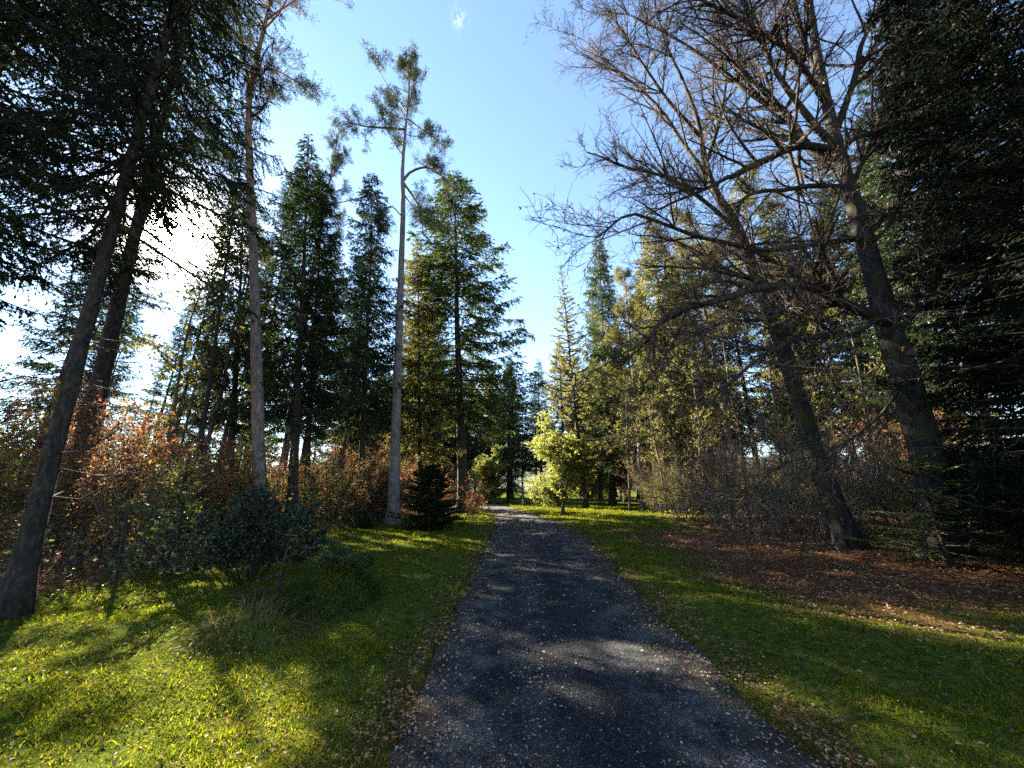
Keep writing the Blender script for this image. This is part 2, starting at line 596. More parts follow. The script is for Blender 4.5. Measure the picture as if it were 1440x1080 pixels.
def road_material():
    m, t, o = new_mat('road_asphalt')
    b = principled(t, o, 0.9, 0.08)
    co = t.nodes.new('ShaderNodeTexCoord')

    def noise(s, d=5, rg=0.6):
        n = t.nodes.new('ShaderNodeTexNoise')
        n.inputs['Scale'].default_value = s
        n.inputs['Detail'].default_value = d
        n.inputs['Roughness'].default_value = rg
        t.links.new(co.outputs['Object'], n.inputs['Vector'])
        return n.outputs[0]

    def vor(s):
        n = t.nodes.new('ShaderNodeTexVoronoi')
        n.inputs['Scale'].default_value = s
        t.links.new(co.outputs['Object'], n.inputs['Vector'])
        return n

    def mixc(fac, a, c):
        mx = t.nodes.new('ShaderNodeMix')
        mx.data_type = 'RGBA'
        t.links.new(fac, mx.inputs[0])
        t.links.new(a, mx.inputs[6])
        if isinstance(c, tuple):
            mx.inputs[7].default_value = (*c, 1)
        else:
            t.links.new(c, mx.inputs[7])
        return mx.outputs[2]

    def mth(op, a, b_):
        n = t.nodes.new('ShaderNodeMath')
        n.operation = op
        n.use_clamp = True
        for i, q in enumerate((a, b_)):
            if isinstance(q, (int, float)):
                n.inputs[i].default_value = q
            else:
                t.links.new(q, n.inputs[i])
        return n.outputs[0]
    v1 = vor(150)
    stone = ramp(t, [(0.006, 0.0065, 0.008), (0.015, 0.0165, 0.020), (0.032, 0.035, 0.041), (0.22, 0.23, 0.25)], [0.0, 0.6, 0.955, 1.0])
    sepc = t.nodes.new('ShaderNodeSeparateColor')
    t.links.new(v1.outputs['Color'], sepc.inputs[0])
    t.links.new(sepc.outputs[0], stone.inputs[0])
    pale = ramp(t, [(0.03, 0.029, 0.030), (0.075, 0.071, 0.070), (0.14, 0.135, 0.13), (0.38, 0.36, 0.32)], [0.0, 0.5, 0.85, 1.0])
    t.links.new(sepc.outputs[0], pale.inputs[0])
    # worn pale strips by the edges and between tracks, plus sunlight painted far along
    at_ = t.nodes.new('ShaderNodeAttribute')
    at_.attribute_name = 'worn_lit'
    pn = ramp(t, [(0, 0, 0), (1, 1, 1)], [0.42, 0.62])
    t.links.new(noise(2.2, 7, 0.65), pn.inputs[0])
    fac = mth('MULTIPLY', at_.outputs['Fac'], pn.outputs[0])
    col = mixc(fac, stone.outputs[0], pale.outputs[0])
    # leaf crumbs and earth trodden into the surface
    en = ramp(t, [(0, 0, 0), (1, 1, 1)], [0.56, 0.66])
    t.links.new(noise(7.0, 8, 0.75), en.inputs[0])
    at2 = t.nodes.new('ShaderNodeAttribute')
    at2.attribute_name = 'earth'
    en2 = mth('ADD', mth('MULTIPLY', en.outputs[0], at2.outputs['Fac']), mth('MULTIPLY', mth('SUBTRACT', at2.outputs['Fac'], 0.72), 1.6))
    col = mixc(en2, col, (0.06, 0.043, 0.03))
    t.links.new(col, b.inputs['Base Color'])
    bp = t.nodes.new('ShaderNodeBump')
    bp.inputs['Strength'].default_value = 1.0
    bp.inputs['Distance'].default_value = 0.012
    t.links.new(v1.outputs['Distance'], bp.inputs['Height'])
    bp.invert = True
    t.links.new(bp.outputs[0], b.inputs['Normal'])
    return m


GROUND, ROAD = ground_material(), road_material()
HILL = plain('far_hill', (0.05, 0.07, 0.05), 0.95)


# ------------------------------------------------------------------ the setting
def litter(x, y):
    """how much leaf litter lies here, 0..1"""
    a = np.clip((left_edge(y) - x) / 1.2 + 0.25, 0, 1)
    b = np.clip((x - right_edge(y)) / 2.5 + 0.75, 0, 1) * np.clip((26 - y) / 6, 0, 1)
    c = 0.95 * np.clip((y - 4.6 + 0.5 * (x < 5.5)) / 2.0, 0, 1) * np.clip((17.5 - y) / 3.0, 0, 1) * np.clip((x - 3.5 + 0.6 * wav(x, y, 1.2, 72)) / 1.5, 0, 1)
    rd = np.maximum(road_l(y) - x, x - road_r(y))
    e = 0.55 * np.exp(-((rd - 0.05) / 0.22) ** 2) * np.clip(0.75 + 0.8 * wav(x, y, 2.3, 71), 0.2, 1)
    return np.clip(np.maximum(np.maximum(np.maximum(a, b), c), e), 0, 1)


def grid_axis(lo, hi, step, far, grow=1.35):
    c = list(np.arange(lo, hi + step / 2, step))
    s = step
    while c[-1] < far:
        s *= grow
        c.append(c[-1] + s)
    s = step
    while c[0] > -far:
        s *= grow
        c.insert(0, c[0] - s)
    return np.array(c)


def sheet(name, X, Y, Z, mat, attrs):
    ny, nx = X.shape
    mb = MB()
    i = np.arange(ny - 1)[:, None] * nx + np.arange(nx - 1)[None]
    mb.add(np.stack([X, Y, Z], -1).reshape(-1, 3), np.stack([i, i + 1, i + nx + 1, i + nx], -1).reshape(-1, 4), 0, True)
    me = mb.mesh(name, [mat])
    for k, a in attrs.items():
        q = me.attributes.new(k, 'FLOAT', 'POINT')
        q.data.foreach_set('value', np.asarray(a, np.float32).ravel())
    o = link(bpy.data.objects.new(name, me))
    o['kind'] = 'structure'
    return o


gxs, gys = grid_axis(-13, 13, 0.11, 2500), grid_axis(-2, 30, 0.12, 2500)
X, Y = np.meshgrid(gxs, gys)
Z = height(X, Y) - 0.035 * (np.maximum(road_l(Y) - X, X - road_r(Y)) < 0.15)
sheet('ground', X, Y, Z, GROUND, {'litter': litter(X, Y)})

ys = np.concatenate([np.arange(-6, 30, 0.1), np.arange(30, 80, 0.4)])
us = np.linspace(0, 1, 44)
U, Yr = np.meshgrid(us, ys)
jl = 0.12 * wav(ys * 0, ys, 2.6, 11) + 0.06 * wav(ys * 0, ys, 8, 12)
jr = 0.12 * wav(ys * 0 + 3, ys, 2.4, 13) + 0.06 * wav(ys * 0, ys, 8, 14)
L0, R0 = (road_l(ys) + jl)[:, None], (road_r(ys) + jr)[:, None]
Xr = L0 + (R0 - L0) * U
Zr = height(Xr, Yr) + 0.010 - 0.05 * np.clip(np.abs(U - 0.5) * 2 - 0.93, 0, 1)
worn_lit = np.clip(np.exp(-((U - 0.11) / 0.16) ** 2) * 1.0 + 0.5 * np.exp(-((U - 0.38) / 0.07) ** 2) + np.exp(-((U - 0.86) / 0.18) ** 2) * 0.95 + np.clip((Yr - 8) / 12, 0, 0.9), 0, 1)  # last term pales the far stretch as if sunlit
earth = np.clip(np.exp(-((U - 0.36) / 0.10) ** 2) * 0.8 + np.exp(-((U - 0.97) / 0.16) ** 2) * 1.2 + np.exp(-(U / 0.13) ** 2) * 1.2 + np.clip((Yr - 6) / 22, 0, 0.5), 0, 1)
sheet('road', Xr, Yr, Zr, ROAD, {'worn_lit': worn_lit, 'earth': earth})

# low far hills all round the horizon on the view side
an = np.linspace(-1.5, 1.5, 160)
mb = MB()
rows = []
for f, dist in ((0, 900), (0.5, 1150), (1.0, 1400), (0.85, 1600)):
    hh = (95 + 40 * wav(an * 10, an * 0, 0.6, 21) + 9 * wav(an * 60, an * 0, 1.0, 22)) * f - (3 if f == 0 else 0)
    rows.append(np.stack([np.sin(an) * dist, np.cos(an) * dist, hh], -1))
V = np.stack(rows)
i = np.arange(3)[:, None] * 160 + np.arange(159)[None]
mb.add(V.reshape(-1, 3), np.stack([i, i + 1, i + 161, i + 160], -1).reshape(-1, 4), 0, True)
obj('hills', mb, [HILL])['kind'] = 'structure'

rng = np.random.RandomState(7)


def polar(n, r0, r1, az=1.12, rg=rng):
    r = np.exp(rg.uniform(math.log(r0), math.log(r1), n))
    a = rg.uniform(-az, az, n)
    return r * np.sin(a), r * np.cos(a), r


# ---- grass
def make_grass():
    n = 620000
    x, y, r = polar(n, 1.9, 42)
    lt = litter(x, y)
    rd = road_d(x, y)
    keep = (rd > 0.16 - rng.exponential(0.16, n) * (1 + 1.2 * (wav(x, y, 5, 33) > 0.15))) & (rng.uniform(size=n) > np.clip(lt * 1.1, 0, 0.965))
    patch = wav(x, y, 2.2, 31) + 0.6 * wav(x, y, 6, 32)
    keep &= rng.uniform(size=n) < np.clip(0.8 + 0.5 * patch, 0.35, 1)
    x, y, r, patch = x[keep], y[keep], r[keep], patch[keep]
    n = len(x)
    mound = np.exp(-(((x + 2.55) / 0.75) ** 2 + ((y - 6.0) / 0.65) ** 2))
    L = (0.016 + 0.0022 * r) * rng.lognormal(0, 0.35, n) * (1 + 0.6 * np.clip(patch, -0.7, 1.2)) * (1 + 0.8 * mound)
    Wd = 0.0026 + 0.0014 * r
    a = rng.uniform(0, 6.283, n)
    tilt = rng.uniform(0.15, 1.15, n)
    D = np.stack([np.cos(a) * np.sin(tilt), np.sin(a) * np.sin(tilt), np.cos(tilt)], 1)
    P = np.stack([x, y, height(x, y) - 0.006], 1)
    S = nrm(np.cross(D, np.array([0, 0, 1.0])) + 0.5 * rng.normal(size=(n, 3)))
    M = P + D * (L * 0.55)[:, None]
    D2 = nrm(D + np.array([0, 0, -0.55]))
    T = M + D2 * (L * 0.5)[:, None]
    hw = S * (Wd * 0.5)[:, None]
    V = np.stack([P - hw, P + hw, M + hw * 0.8, M - hw * 0.8, T], 1).reshape(-1, 3)
    b = (np.arange(n) * 5)[:, None]
    mb = MB()
    mb.add(V, b + np.array([[0, 1, 2, 3]]), 0)
    mb.f.append((b + np.array([[3, 2, 4]]), 0, False))
    o = obj('grass', mb, [G_BLADE])
    o['kind'] = 'stuff'


make_grass()


# ---- fallen leaves and weeds
def flat_leaves(name, x, y, size, mat, lift=0.0):
    n = len(x)
    a = rng.uniform(0, 6.283, n)
    D = np.stack([np.cos(a), np.sin(a), rng.normal(0.05, 0.22, n)], 1)
    N = np.stack([rng.normal(0, 0.35, n), rng.normal(0, 0.35, n), np.ones(n)], 1)
    z = height(x, y) + 0.018 + lift * rng.uniform(0, 1, n)
    mb = MB()
    P = np.stack([x, y, z], 1)
    D = nrm(D)
    S = nrm(np.cross(D, N))
    U = nrm(np.cross(S, D))
    L = (size * rng.uniform(0.55, 1.25, n))[:, None]
    Wd = L * rng.uniform(0.45, 0.75, n)[:, None]
    c = rng.uniform(-0.05, 0.28, n)[:, None] * L
    V = np.stack([P, P + D * L * 0.5 + S * Wd * 0.5 + U * c, P + D * L, P + D * L * 0.5 - S * Wd * 0.5 + U * c], 1).reshape(-1, 3)
    b = (np.arange(n) * 4)[:, None]
    mb.add(V, b + np.array([[0, 1, 2]]), 0)
    mb.f.append((b + np.array([[0, 2, 3]]), 0, False))
    o = obj(name, mb, [mat])
    o['kind'] = 'stuff'


x, y, r = polar(240000, 1.9, 40)
rd = road_d(x, y)
k = (rd > 0.05) & (rng.uniform(size=len(x)) < np.clip(litter(x, y) * 0.85 + np.where(x > 0, 0.045, 0.022) * (1 + 1.2 * wav(x, y, 1.6, 73)) + 0.3 * np.exp(-((rd - 0.1) / 0.3) ** 2), 0, 1))
flat_leaves('fallen_leaves', x[k], y[k], 0.017 + 0.0038 * r[k], L_LITTER, 0.03)
x, y, r = polar(90000, 1.9, 40)
u = (x - road_l(y)) / (road_r(y) - road_l(y))
dens = 0.13 + 0.9 * np.exp(-((u - 0.36) / 0.07) ** 2) * np.clip(0.5 + wav(x, y, 2.5, 41), 0, 1) + 1.1 * np.exp(-((u - 0.98) / 0.12) ** 2) + 1.0 * np.exp(-((u - 0.03) / 0.10) ** 2) + np.clip((r - 5) / 40, 0, 0.4)
k = (u > 0) & (u < 1) & (rng.uniform(size=len(x)) < dens * np.clip(0.7 + 0.9 * wav(x, y, 3.5, 42), 0.05, 1))
flat_leaves('scattered_leaves', x[k], y[k], 0.011 + 0.0045 * r[k], L_ROAD)


def make_weeds():
    n = 52000
    x, y, r = polar(n, 4.5, 40)
    e = np.where(x < 0, left_edge(y) - x, x - right_edge(y))
    k = (e > rng.uniform(-0.5, 0.3, n)) & (e < 7) & ((x < 0) | (y > 11)) & (wav(x, y, 1.4, 51) > rng.uniform(-0.8, 0.4, n)) & ((x > 0) | (rng.uniform(size=n) < 0.8))
    x, y, r, e = x[k], y[k], r[k], e[k]
    n = len(x)
    z = height(x, y) + rng.uniform(0, 1, n) ** 1.4 * np.clip(0.15 + e * 0.25, 0.08, 0.65) * (1 + 0.4 * wav(x, y, 2, 52))
    D = rng.normal(size=(n, 3)) * [1, 1, 0.5]
    mb = MB()
    L = (0.045 + 0.0045 * r) * rng.uniform(0.6, 1.3, n)
    cards(mb, np.stack([x, y, z], 1), D, L, L * 0.62, rng, 0, N=rng.normal(size=(n, 3)) * 0.6 + np.array([0, 0, 1.0]), fold=0.12)
    q = rng.uniform(size=n) < 0.22
    P = np.stack([x, y, z], 1)[q]
    B0 = P.copy()
    B0[:, 2] = height(P[:, 0], P[:, 1])
    B0[:, :2] += rng.normal(0, 0.06, (len(P), 2))
    sticks(mb, B0, P, 0.004 + 0.0006 * r[q], 0.002 + 0.0004 * r[q], 1)
    o = obj('undergrowth', mb, [G_WEED, B_TWIG])
    o['kind'] = 'stuff'


make_weeds()


# ------------------------------------------------------------------ tree kinds
def trunk_mesh(name, H, r0, rtop, mat, rng, lean=0.12, path=None, sides=12, n=60, flare=0.9):
    mb = MB()
    t = np.linspace(0, 1, n)
    if path is None:
        P = np.stack([lean * wav(t * 3, t * 0, 1.2, rng.randint(999)) * 2, lean * wav(t * 3, t * 0, 1.2, rng.randint(999)) * 2, t * H], 1)
        P -= np.array([P[0, 0], P[0, 1], 0])
    else:
        P = spline(path, n)
    r = r0 + (rtop - r0) * t ** 0.85
    hz = P[:, 2] - P[0, 2]
    r = r * (1 + flare * np.exp(-hz / 0.35) + 0.10 * np.exp(-hz / 1.6))
    P = P.copy()
    P[0, 2] -= 0.25
    tube(mb, P, r, sides, 0, 0.035, rng)
    return mb.mesh(name, [mat]), P, r


def conifer(seed, H, R, zb, gap=0.36, per=5, drop=0.15, a_low=-0.35, a_top=0.55, curl=0.22, tgap=0.12, tlen=0.75,
            hang=0.45, K=6, cl=0.15, cw=0.05, prof=0.75, wood=B_SPRUCE, needle=N_DARK, r0=None, thin=1.0, dead=True, lean=0.12, bstart=0.12, gaploc=None):
    """a conifer: trunk mesh and a crown mesh of whorled boughs with hanging sprays"""
    rg = np.random.RandomState(seed)
    r0 = r0 or H * 0.0105
    tm, P, rr = trunk_mesh('trunk', H, r0, 0.015, wood, rg, lean)
    mb = MB()
    TB, TD, TL = [], [], []
    bz = zb
    sA, sB, sra, srb = [], [], [], []

    def on_trunk(z):
        return np.array([np.interp(z, P[:, 2], P[:, 0]), np.interp(z, P[:, 2], P[:, 1]), z]), np.interp(z, P[:, 2], rr)
    while bz < H - 0.15:
        t = (bz - zb) / (H - zb)
        k = max(3, int(round(per * (1.0 if t < 0.85 else 0.8))))
        a0 = rg.uniform(0, 6.28)
        for j in range(k):
            if rg.uniform() < drop:
                continue
            low = np.clip(t / 0.12, 0, 1) * 0.15 + 0.85
            L = max(0.22, R * (1 - t) ** prof * low * rg.uniform(0.62, 1.12))
            a = a0 + j * 6.283 / k + rg.uniform(-0.35, 0.35)
            c, tr_ = on_trunk(bz + rg.uniform(-0.12, 0.12))
            s0 = (a_low + (a_top - a_low) * t ** 1.2) + rg.normal(0, 0.10)
            s = np.linspace(0, 1, 7)
            rad = L * s * (1 - 0.10 * s)
            a_s = a + rg.normal(0, 0.12) * s
            C = np.stack([c[0] + np.cos(a_s) * rad, c[1] + np.sin(a_s) * rad, c[2] + L * (s0 * s + (curl if s0 < 0.2 else -0.08) * s ** 2.2)], 1)
            rb_ = (0.008 + 0.011 * L) * thin
            sA.append(C[:-1]); sB.append(C[1:])
            sra.append(rb_ * (1 - 0.85 * s[:-1])); srb.append(rb_ * (1 - 0.85 * s[1:]))
            n = max(4, int(2 * L / tgap))
            q = bstart + (1 - bstart) * rg.uniform(0, 1, n) ** 0.85
            B = np.stack([np.interp(q, s, C[:, m]) for m in range(3)], 1)
            sgn = rg.choice([-1, 1], n)
            aa = a + sgn * rg.uniform(0.45, 1.25, n)
            D = np.stack([np.cos(aa), np.sin(aa), s0 * 0.6 - hang * rg.uniform(0.2, 1.5, n)], 1)
            TB.append(B); TD.append(nrm(D))
            TL.append(tlen * (0.35 + 0.65 * (1 - q)) * min(1, 0.35 + L / 3.0) * rg.uniform(0.5, 1.2, n))
            TB.append(C[-2:-1]); TD.append(nrm(C[-1:] - C[-2:-1])); TL.append(np.array([0.3 * min(1, L)]))
        bz += gap * (1.0 if t < 0.7 else 0.75) * rg.uniform(0.75, 1.25)
    TB, TD, TL = np.concatenate(TB), np.concatenate(TD), np.concatenate(TL)
    if gaploc:      # the hole in the boughs that lets the low sun through
        q = nrm(TB + np.array([gaploc[0], gaploc[1], gh(*gaploc) - EYE]))
        ok = np.degrees(np.arccos(np.clip(q @ np.array(SUN), -1, 1))) > rg.uniform(0.8, 3.6, len(TB))
        TB, TD, TL = TB[ok], TD[ok], TL[ok]
    sticks(mb, np.concatenate(sA), np.concatenate(sB), np.concatenate(sra), np.concatenate(srb), 0, 4)
    sag = np.array([0, 0, -0.25])
    E = TB + TD * TL[:, None] + sag * (TL ** 1.0)[:, None] * 0.6
    sticks(mb, TB, E, 0.006 * thin, 0.002 * thin, 0, 3)
    kk = np.maximum(1, rg.poisson(K * np.clip(TL / (tlen * 0.55), 0.4, 1.6)))
    idx = np.repeat(np.arange(len(TB)), kk)
    t = rg.uniform(0.02, 1, (len(idx), 1))
    Pn = TB[idx] * (1 - t) + E[idx] * t
    D = nrm(nrm(E - TB)[idx] + 0.55 * rg.normal(size=(len(idx), 3)) * [1, 1, 0.7])
    L = cl * rg.uniform(0.55, 1.3, len(idx))
    cards(mb, Pn - D * L[:, None] * 0.2, D, L, cw * rg.uniform(0.6, 1.2, len(idx)), rg, 1)
    if dead:
        n = int(zb * 5)
        z = rg.uniform(min(1.2, zb * 0.4), max(zb, 0.8), n)
        a = rg.uniform(0, 6.28, n)
        c = np.stack([np.interp(z, P[:, 2], P[:, 0]), np.interp(z, P[:, 2], P[:, 1]), z], 1)
        D = nrm(np.stack([np.cos(a), np.sin(a), rg.uniform(-0.5, 0.05, n)], 1))
        l = rg.uniform(0.3, 1.6, n) * min(1, R / 3)
        m = c + D * l[:, None] * 0.55
        e = m + nrm(D + [0, 0, 0.25] + 0.3 * rg.normal(size=(n, 3))) * l[:, None] * 0.45
        sticks(mb, np.concatenate([c, m]), np.concatenate([m, e]), 0.012, 0.006, 0, 3)
        A2, B2, r1, r2 = twigs(c, e, 0.004, 3.5, 0.35, rg, 0.9, (0, 0, -0.2))
        sticks(mb, A2, B2, r1, r2, 0)
    return tm, mb.mesh('crown', [wood, needle])


def grow(S, T, p, d, L, r, lvl, mx, kids, ratio, ang, wig, trop, rg, nseg=5, start=0.25):
    step = L / nseg
    for i in range(nseg):
        d = d + rg.normal(0, wig, 3) + np.array([0, 0, trop])
        d = d / np.linalg.norm(d)
        q = p + d * step
        f0, f1 = i / nseg, (i + 1) / nseg
        S.append((p, q, r * (1 - 0.72 * f0), r * (1 - 0.72 * f1), lvl))
        if lvl < mx and f1 > start:
            for _ in range(rg.poisson(kids / nseg / (1 - start * 0.8))):
                u = rg.normal(size=3)
                u = np.cross(d, u)
                u /= np.linalg.norm(u)
                a = rg.normal(ang, 0.2)
                dd = d * math.cos(a) + u * math.sin(a)
                f = rg.uniform(f0, f1)
                grow(S, T, p + (q - p) * rg.uniform(), dd, L * ratio * (1 - 0.45 * f) * rg.uniform(0.6, 1.2), r * (1 - 0.72 * f) * 0.6, lvl + 1, mx,
                     kids * 0.8, ratio, ang, wig * 1.1, trop, rg, max(3, nseg - 1), 0.15)
        p = q
    T.append((p, d, lvl))


def seg_arrays(S):
    return (np.array([s[0] for s in S]), np.array([s[1] for s in S]), np.array([s[2] for s in S]), np.array([s[3] for s in S]), np.array([s[4] for s in S]))


def needle_tufts(mb, P, D, K, ln, wd, rg, mat=1, spread=0.85):
    idx = np.repeat(np.arange(len(P)), K)
    d = nrm(D[idx] + spread * rg.normal(size=(len(idx), 3)))
    off = rg.normal(0, ln * 0.35, (len(idx), 3))
    cards(mb, P[idx] + off, d, ln * rg.uniform(0.6, 1.2, len(idx)), wd, rg, mat)


def pine(seed, H, zb, reach=2.6, nl=26, path=None, limbs=(), wood=B_PINE, r0=0.3, sides=12, K=14, ln=0.2, wd=0.03, dens=5.0, needle=N_PINE, top=True):
    """a Scots pine: tall bare trunk, airy crown of tufted twigs"""
    rg = np.random.RandomState(seed)
    tm, P, rr = trunk_mesh('trunk', H, r0, 0.03, wood, rg, 0.25, path, sides)
    z_ = P[:, 2]
    mb = MB()
    S, T = [], []
    for i in range(nl):
        f = (i + rg.uniform()) / nl
        z = zb + (H - zb) * f ** 0.85
        z = min(z, H - 0.3)
        c = np.array([np.interp(z, z_, P[:, 0]), np.interp(z, z_, P[:, 1]), z])
        a = rg.uniform(0, 6.28)
        up = 0.15 + 0.8 * f + rg.normal(0, 0.15)
        d = nrm(np.array([math.cos(a), math.sin(a), up]))
        L = reach * (0.55 + 0.75 * math.sin(min(1, f * 1.15 + 0.12) * math.pi)) * rg.uniform(0.55, 1.15)
        grow(S, T, c, d, L, 0.016 + 0.013 * L, 0, 2, 6, 0.42, 0.75, 0.16, 0.04, rg, 5, 0.3)
    for lp, r in limbs:
        C = spline(lp, 9)
        tube(mb, C, np.linspace(r, r * 0.35, 9), 6)
        for q in range(4, 9):
            dd = nrm(C[min(q + 1, 8)] - C[q - 1])
            for _ in range(2):
                grow(S, T, C[q], nrm(dd + 0.6 * rg.normal(size=3)), rg.uniform(0.6, 1.4), r * 0.3, 1, 2, 5, 0.45, 0.75, 0.18, 0.03, rg, 4, 0.2)
    A, B, ra, rb, lv = seg_arrays(S)
    sticks(mb, A, B, ra, rb, 0, 4)
    k = lv >= 1
    A2, B2, r1, r2 = twigs(A[k], B[k], 0.006, dens, 0.38, rg, 0.8, (0, 0, 0.15))
    sticks(mb, A2, B2, r1, r2, 0)
    n = len(A2) // 2
    needle_tufts(mb, B2[n:], nrm(B2[n:] - A2[n:]), K, ln, wd, rg)
    needle_tufts(mb, A2[n:], nrm(B2[n:] - A2[n:]), K // 2, ln, wd, rg)
    return tm, mb.mesh('crown', [wood, needle])


def broadleaf(seed, H, spread, wood, leaf, stems=1, lsize=0.11, dens=9.0, kids=7, leafn=5, r0=0.10, start=0.2):
    rg = np.random.RandomState(seed)
    mt, mb = MB(), MB()
    S, T = [], []
    for s in range(stems):
        d = nrm(np.array([rg.normal(0, 0.16 * (stems > 1) + 0.03), rg.normal(0, 0.16 * (stems > 1) + 0.03), 1.0]))
        S0 = []
        grow(S0, T, np.array([rg.normal(0, 0.1), rg.normal(0, 0.1), -0.15]) * (stems > 1) + np.array([0, 0, -0.1]), d, H * rg.uniform(0.8, 1.0), r0 / stems ** 0.4, 0, 2, kids * 2.2, spread / H, 1.0, 0.06, 0.05, rg, 10, start)
        Pm = [q[0] for q in S0 if q[4] == 0]
        Rm = [q[2] for q in S0 if q[4] == 0]
        tube(mt, np.array(Pm), np.array(Rm), 8, 0, 0.03, rg)
        S += [q for q in S0 if q[4] > 0 or q[2] < r0 * 0.4]
    A, B, ra, rb, lv = seg_arrays(S)
    sticks(mb, A, B, np.maximum(ra, 0.004), np.maximum(rb, 0.003), 0, 4)
    A2, B2, r1, r2 = twigs(A, B, 0.004, dens, 0.42, rg, 0.8, (0, 0, 0.05))
    sticks(mb, A2, B2, r1, r2, 0)
    if leafn:
        idx = np.repeat(np.arange(len(A2)), leafn)
        t = rg.uniform(0, 1, (len(idx), 1))
        P = A2[idx] * (1 - t) + B2[idx] * t
        D = nrm((B2 - A2)[idx]) + 0.8 * rg.normal(size=(len(idx), 3)) + np.array([0, 0, -0.35])
        L = lsize * rg.uniform(0.6, 1.25, len(idx))
        cards(mb, P, D, L, L * 0.6, rg, 1, N=rg.normal(size=(len(idx), 3)) + np.array([0, 0, 0.8]), fold=0.08)
    return mt.mesh('trunk', [wood]), mb.mesh('crown', [wood, leaf])


def shrub(seed, H, W, stems, leaf, wood=B_TWIG, leafn=2, lsize=0.07, dens=7, twl=0.35, arch=0.0, leafp=1.0, kids=5, r=0.010):
    """a many-stemmed bush: stems fan out from the ground, twigs along them, a few leaves on the twigs"""
    rg = np.random.RandomState(seed)
    mb = MB()
    stem = []
    S, T = [], []
    for s in range(stems):
        a = rg.uniform(0, 6.28)
        o = rg.uniform(0, 1) ** 0.7
        p = np.array([math.cos(a), math.sin(a), 0]) * W * 0.18 * o
        d = nrm(np.array([math.cos(a) * o * W / H * 0.75, math.sin(a) * o * W / H * 0.75, 1.0]))
        S0 = []
        grow(S0, T, p - np.array([0, 0, 0.08]), d, H * rg.uniform(0.55, 1.05), r * (0.6 + 0.7 * rg.uniform()), 0, 1, kids, 0.5, 0.6, 0.09, -arch, rg, 7, 0.2)
        m = [q for q in S0 if q[4] == 0]
        m1 = MB()
        tube(m1, np.array([q[0] for q in m] + [m[-1][1]]), np.array([q[2] for q in m] + [m[-1][3]]), 5)
        stem.append(m1.mesh('stem', [wood]))
        S += S0
    A, B, ra, rb, lv = seg_arrays(S)
    k = lv > 0
    sticks(mb, A[k], B[k], np.maximum(ra[k], 0.004), np.maximum(rb[k], 0.003), 0, 3)
    A2, B2, r1, r2 = twigs(A, B, 0.0038, dens, twl, rg, 0.8, (0, 0, 0.1 - arch), smin=0.0)
    hi = A2[:, 2] > 0.15 * H
    A2, B2, r1, r2 = A2[hi], B2[hi], r1[hi], r2[hi]
    sticks(mb, A2, B2, r1, r2, 0)
    if leafn:
        idx = np.repeat(np.arange(len(A2)), leafn)
        idx = idx[rg.uniform(size=len(idx)) < leafp]
        t = rg.uniform(0, 1, (len(idx), 1))
        P = A2[idx] * (1 - t) + B2[idx] * t
        D = nrm((B2 - A2)[idx]) + 0.9 * rg.normal(size=(len(idx), 3)) + np.array([0, 0, -0.3])
        L = lsize * rg.uniform(0.6, 1.3, len(idx))
        cards(mb, P, D, L, L * 0.58, rg, 1, fold=0.1)
    return stem + [mb.mesh('foliage', [wood, leaf])]


def needle_bush(seed, W, H, n, mat, cl, cw, up=0.8, lumps=9, wood=B_SPRUCE, rs=1.0, sh=1.0):
    """a dense evergreen bush of upright sprays in several lobes"""
    rg = np.random.RandomState(seed)
    mb = MB()
    stem = []
    C = np.stack([rg.uniform(-0.33, 0.33, lumps) * W, rg.uniform(-0.33, 0.33, lumps) * W, rg.uniform(0.2, 0.68, lumps) * H], 1)
    rad = rs * rg.uniform(0.20, 0.42, lumps) * min(W, H * 1.25)
    li = rg.randint(0, lumps, n)
    d = nrm(rg.normal(size=(n, 3)))
    rr = rg.uniform(0.25, 1.0, n) ** 0.45 * (1 + 0.12 * rg.normal(size=n))
    P = C[li] + d * (rad[li] * rr)[:, None]
    P[:, 2] = np.maximum(P[:, 2], 0.02)
    D = nrm(d * [1, 1, 0.4] + np.array([0, 0, up]) + 0.35 * rg.normal(size=(n, 3)))
    E = P + D * (cl * (0.6 + rg.exponential(sh, n)))[:, None]
    sticks(mb, P, E, 0.004, 0.0015, 0)
    K = 7
    idx = np.repeat(np.arange(n), K)
    t = rg.uniform(0, 1, (len(idx), 1))
    Q = P[idx] * (1 - t) + E[idx] * t
    cards(mb, Q, D[idx] + 0.75 * rg.normal(size=(len(idx), 3)), cl * rg.uniform(0.5, 1.1, len(idx)), cw, rg, 1)
    for c in C:
        base = np.array([c[0] * 0.3, c[1] * 0.3, -0.1])
        Q = spline([base, base * 0.4 + c * 0.5 + rg.normal(0, 0.03, 3), c], 6)
        m1 = MB()
        tube(m1, Q, np.linspace(0.03, 0.012, 6), 5)
        stem.append(m1.mesh('stem', [wood]))
    return stem + [mb.mesh('foliage', [wood, mat])]


def put(pair, name, label, cat, x, y, s=1.0, rz=None, group=None, z=None):
    rz = random.uniform(0, 6.28) if rz is None else rz
    t = thing(name, label, cat, (x, y, gh(x, y) if z is None else z), rz, s, group)
    for me in pair:
        obj(me.name.split('.')[0], me, None, t)
    return t


random.seed(11)

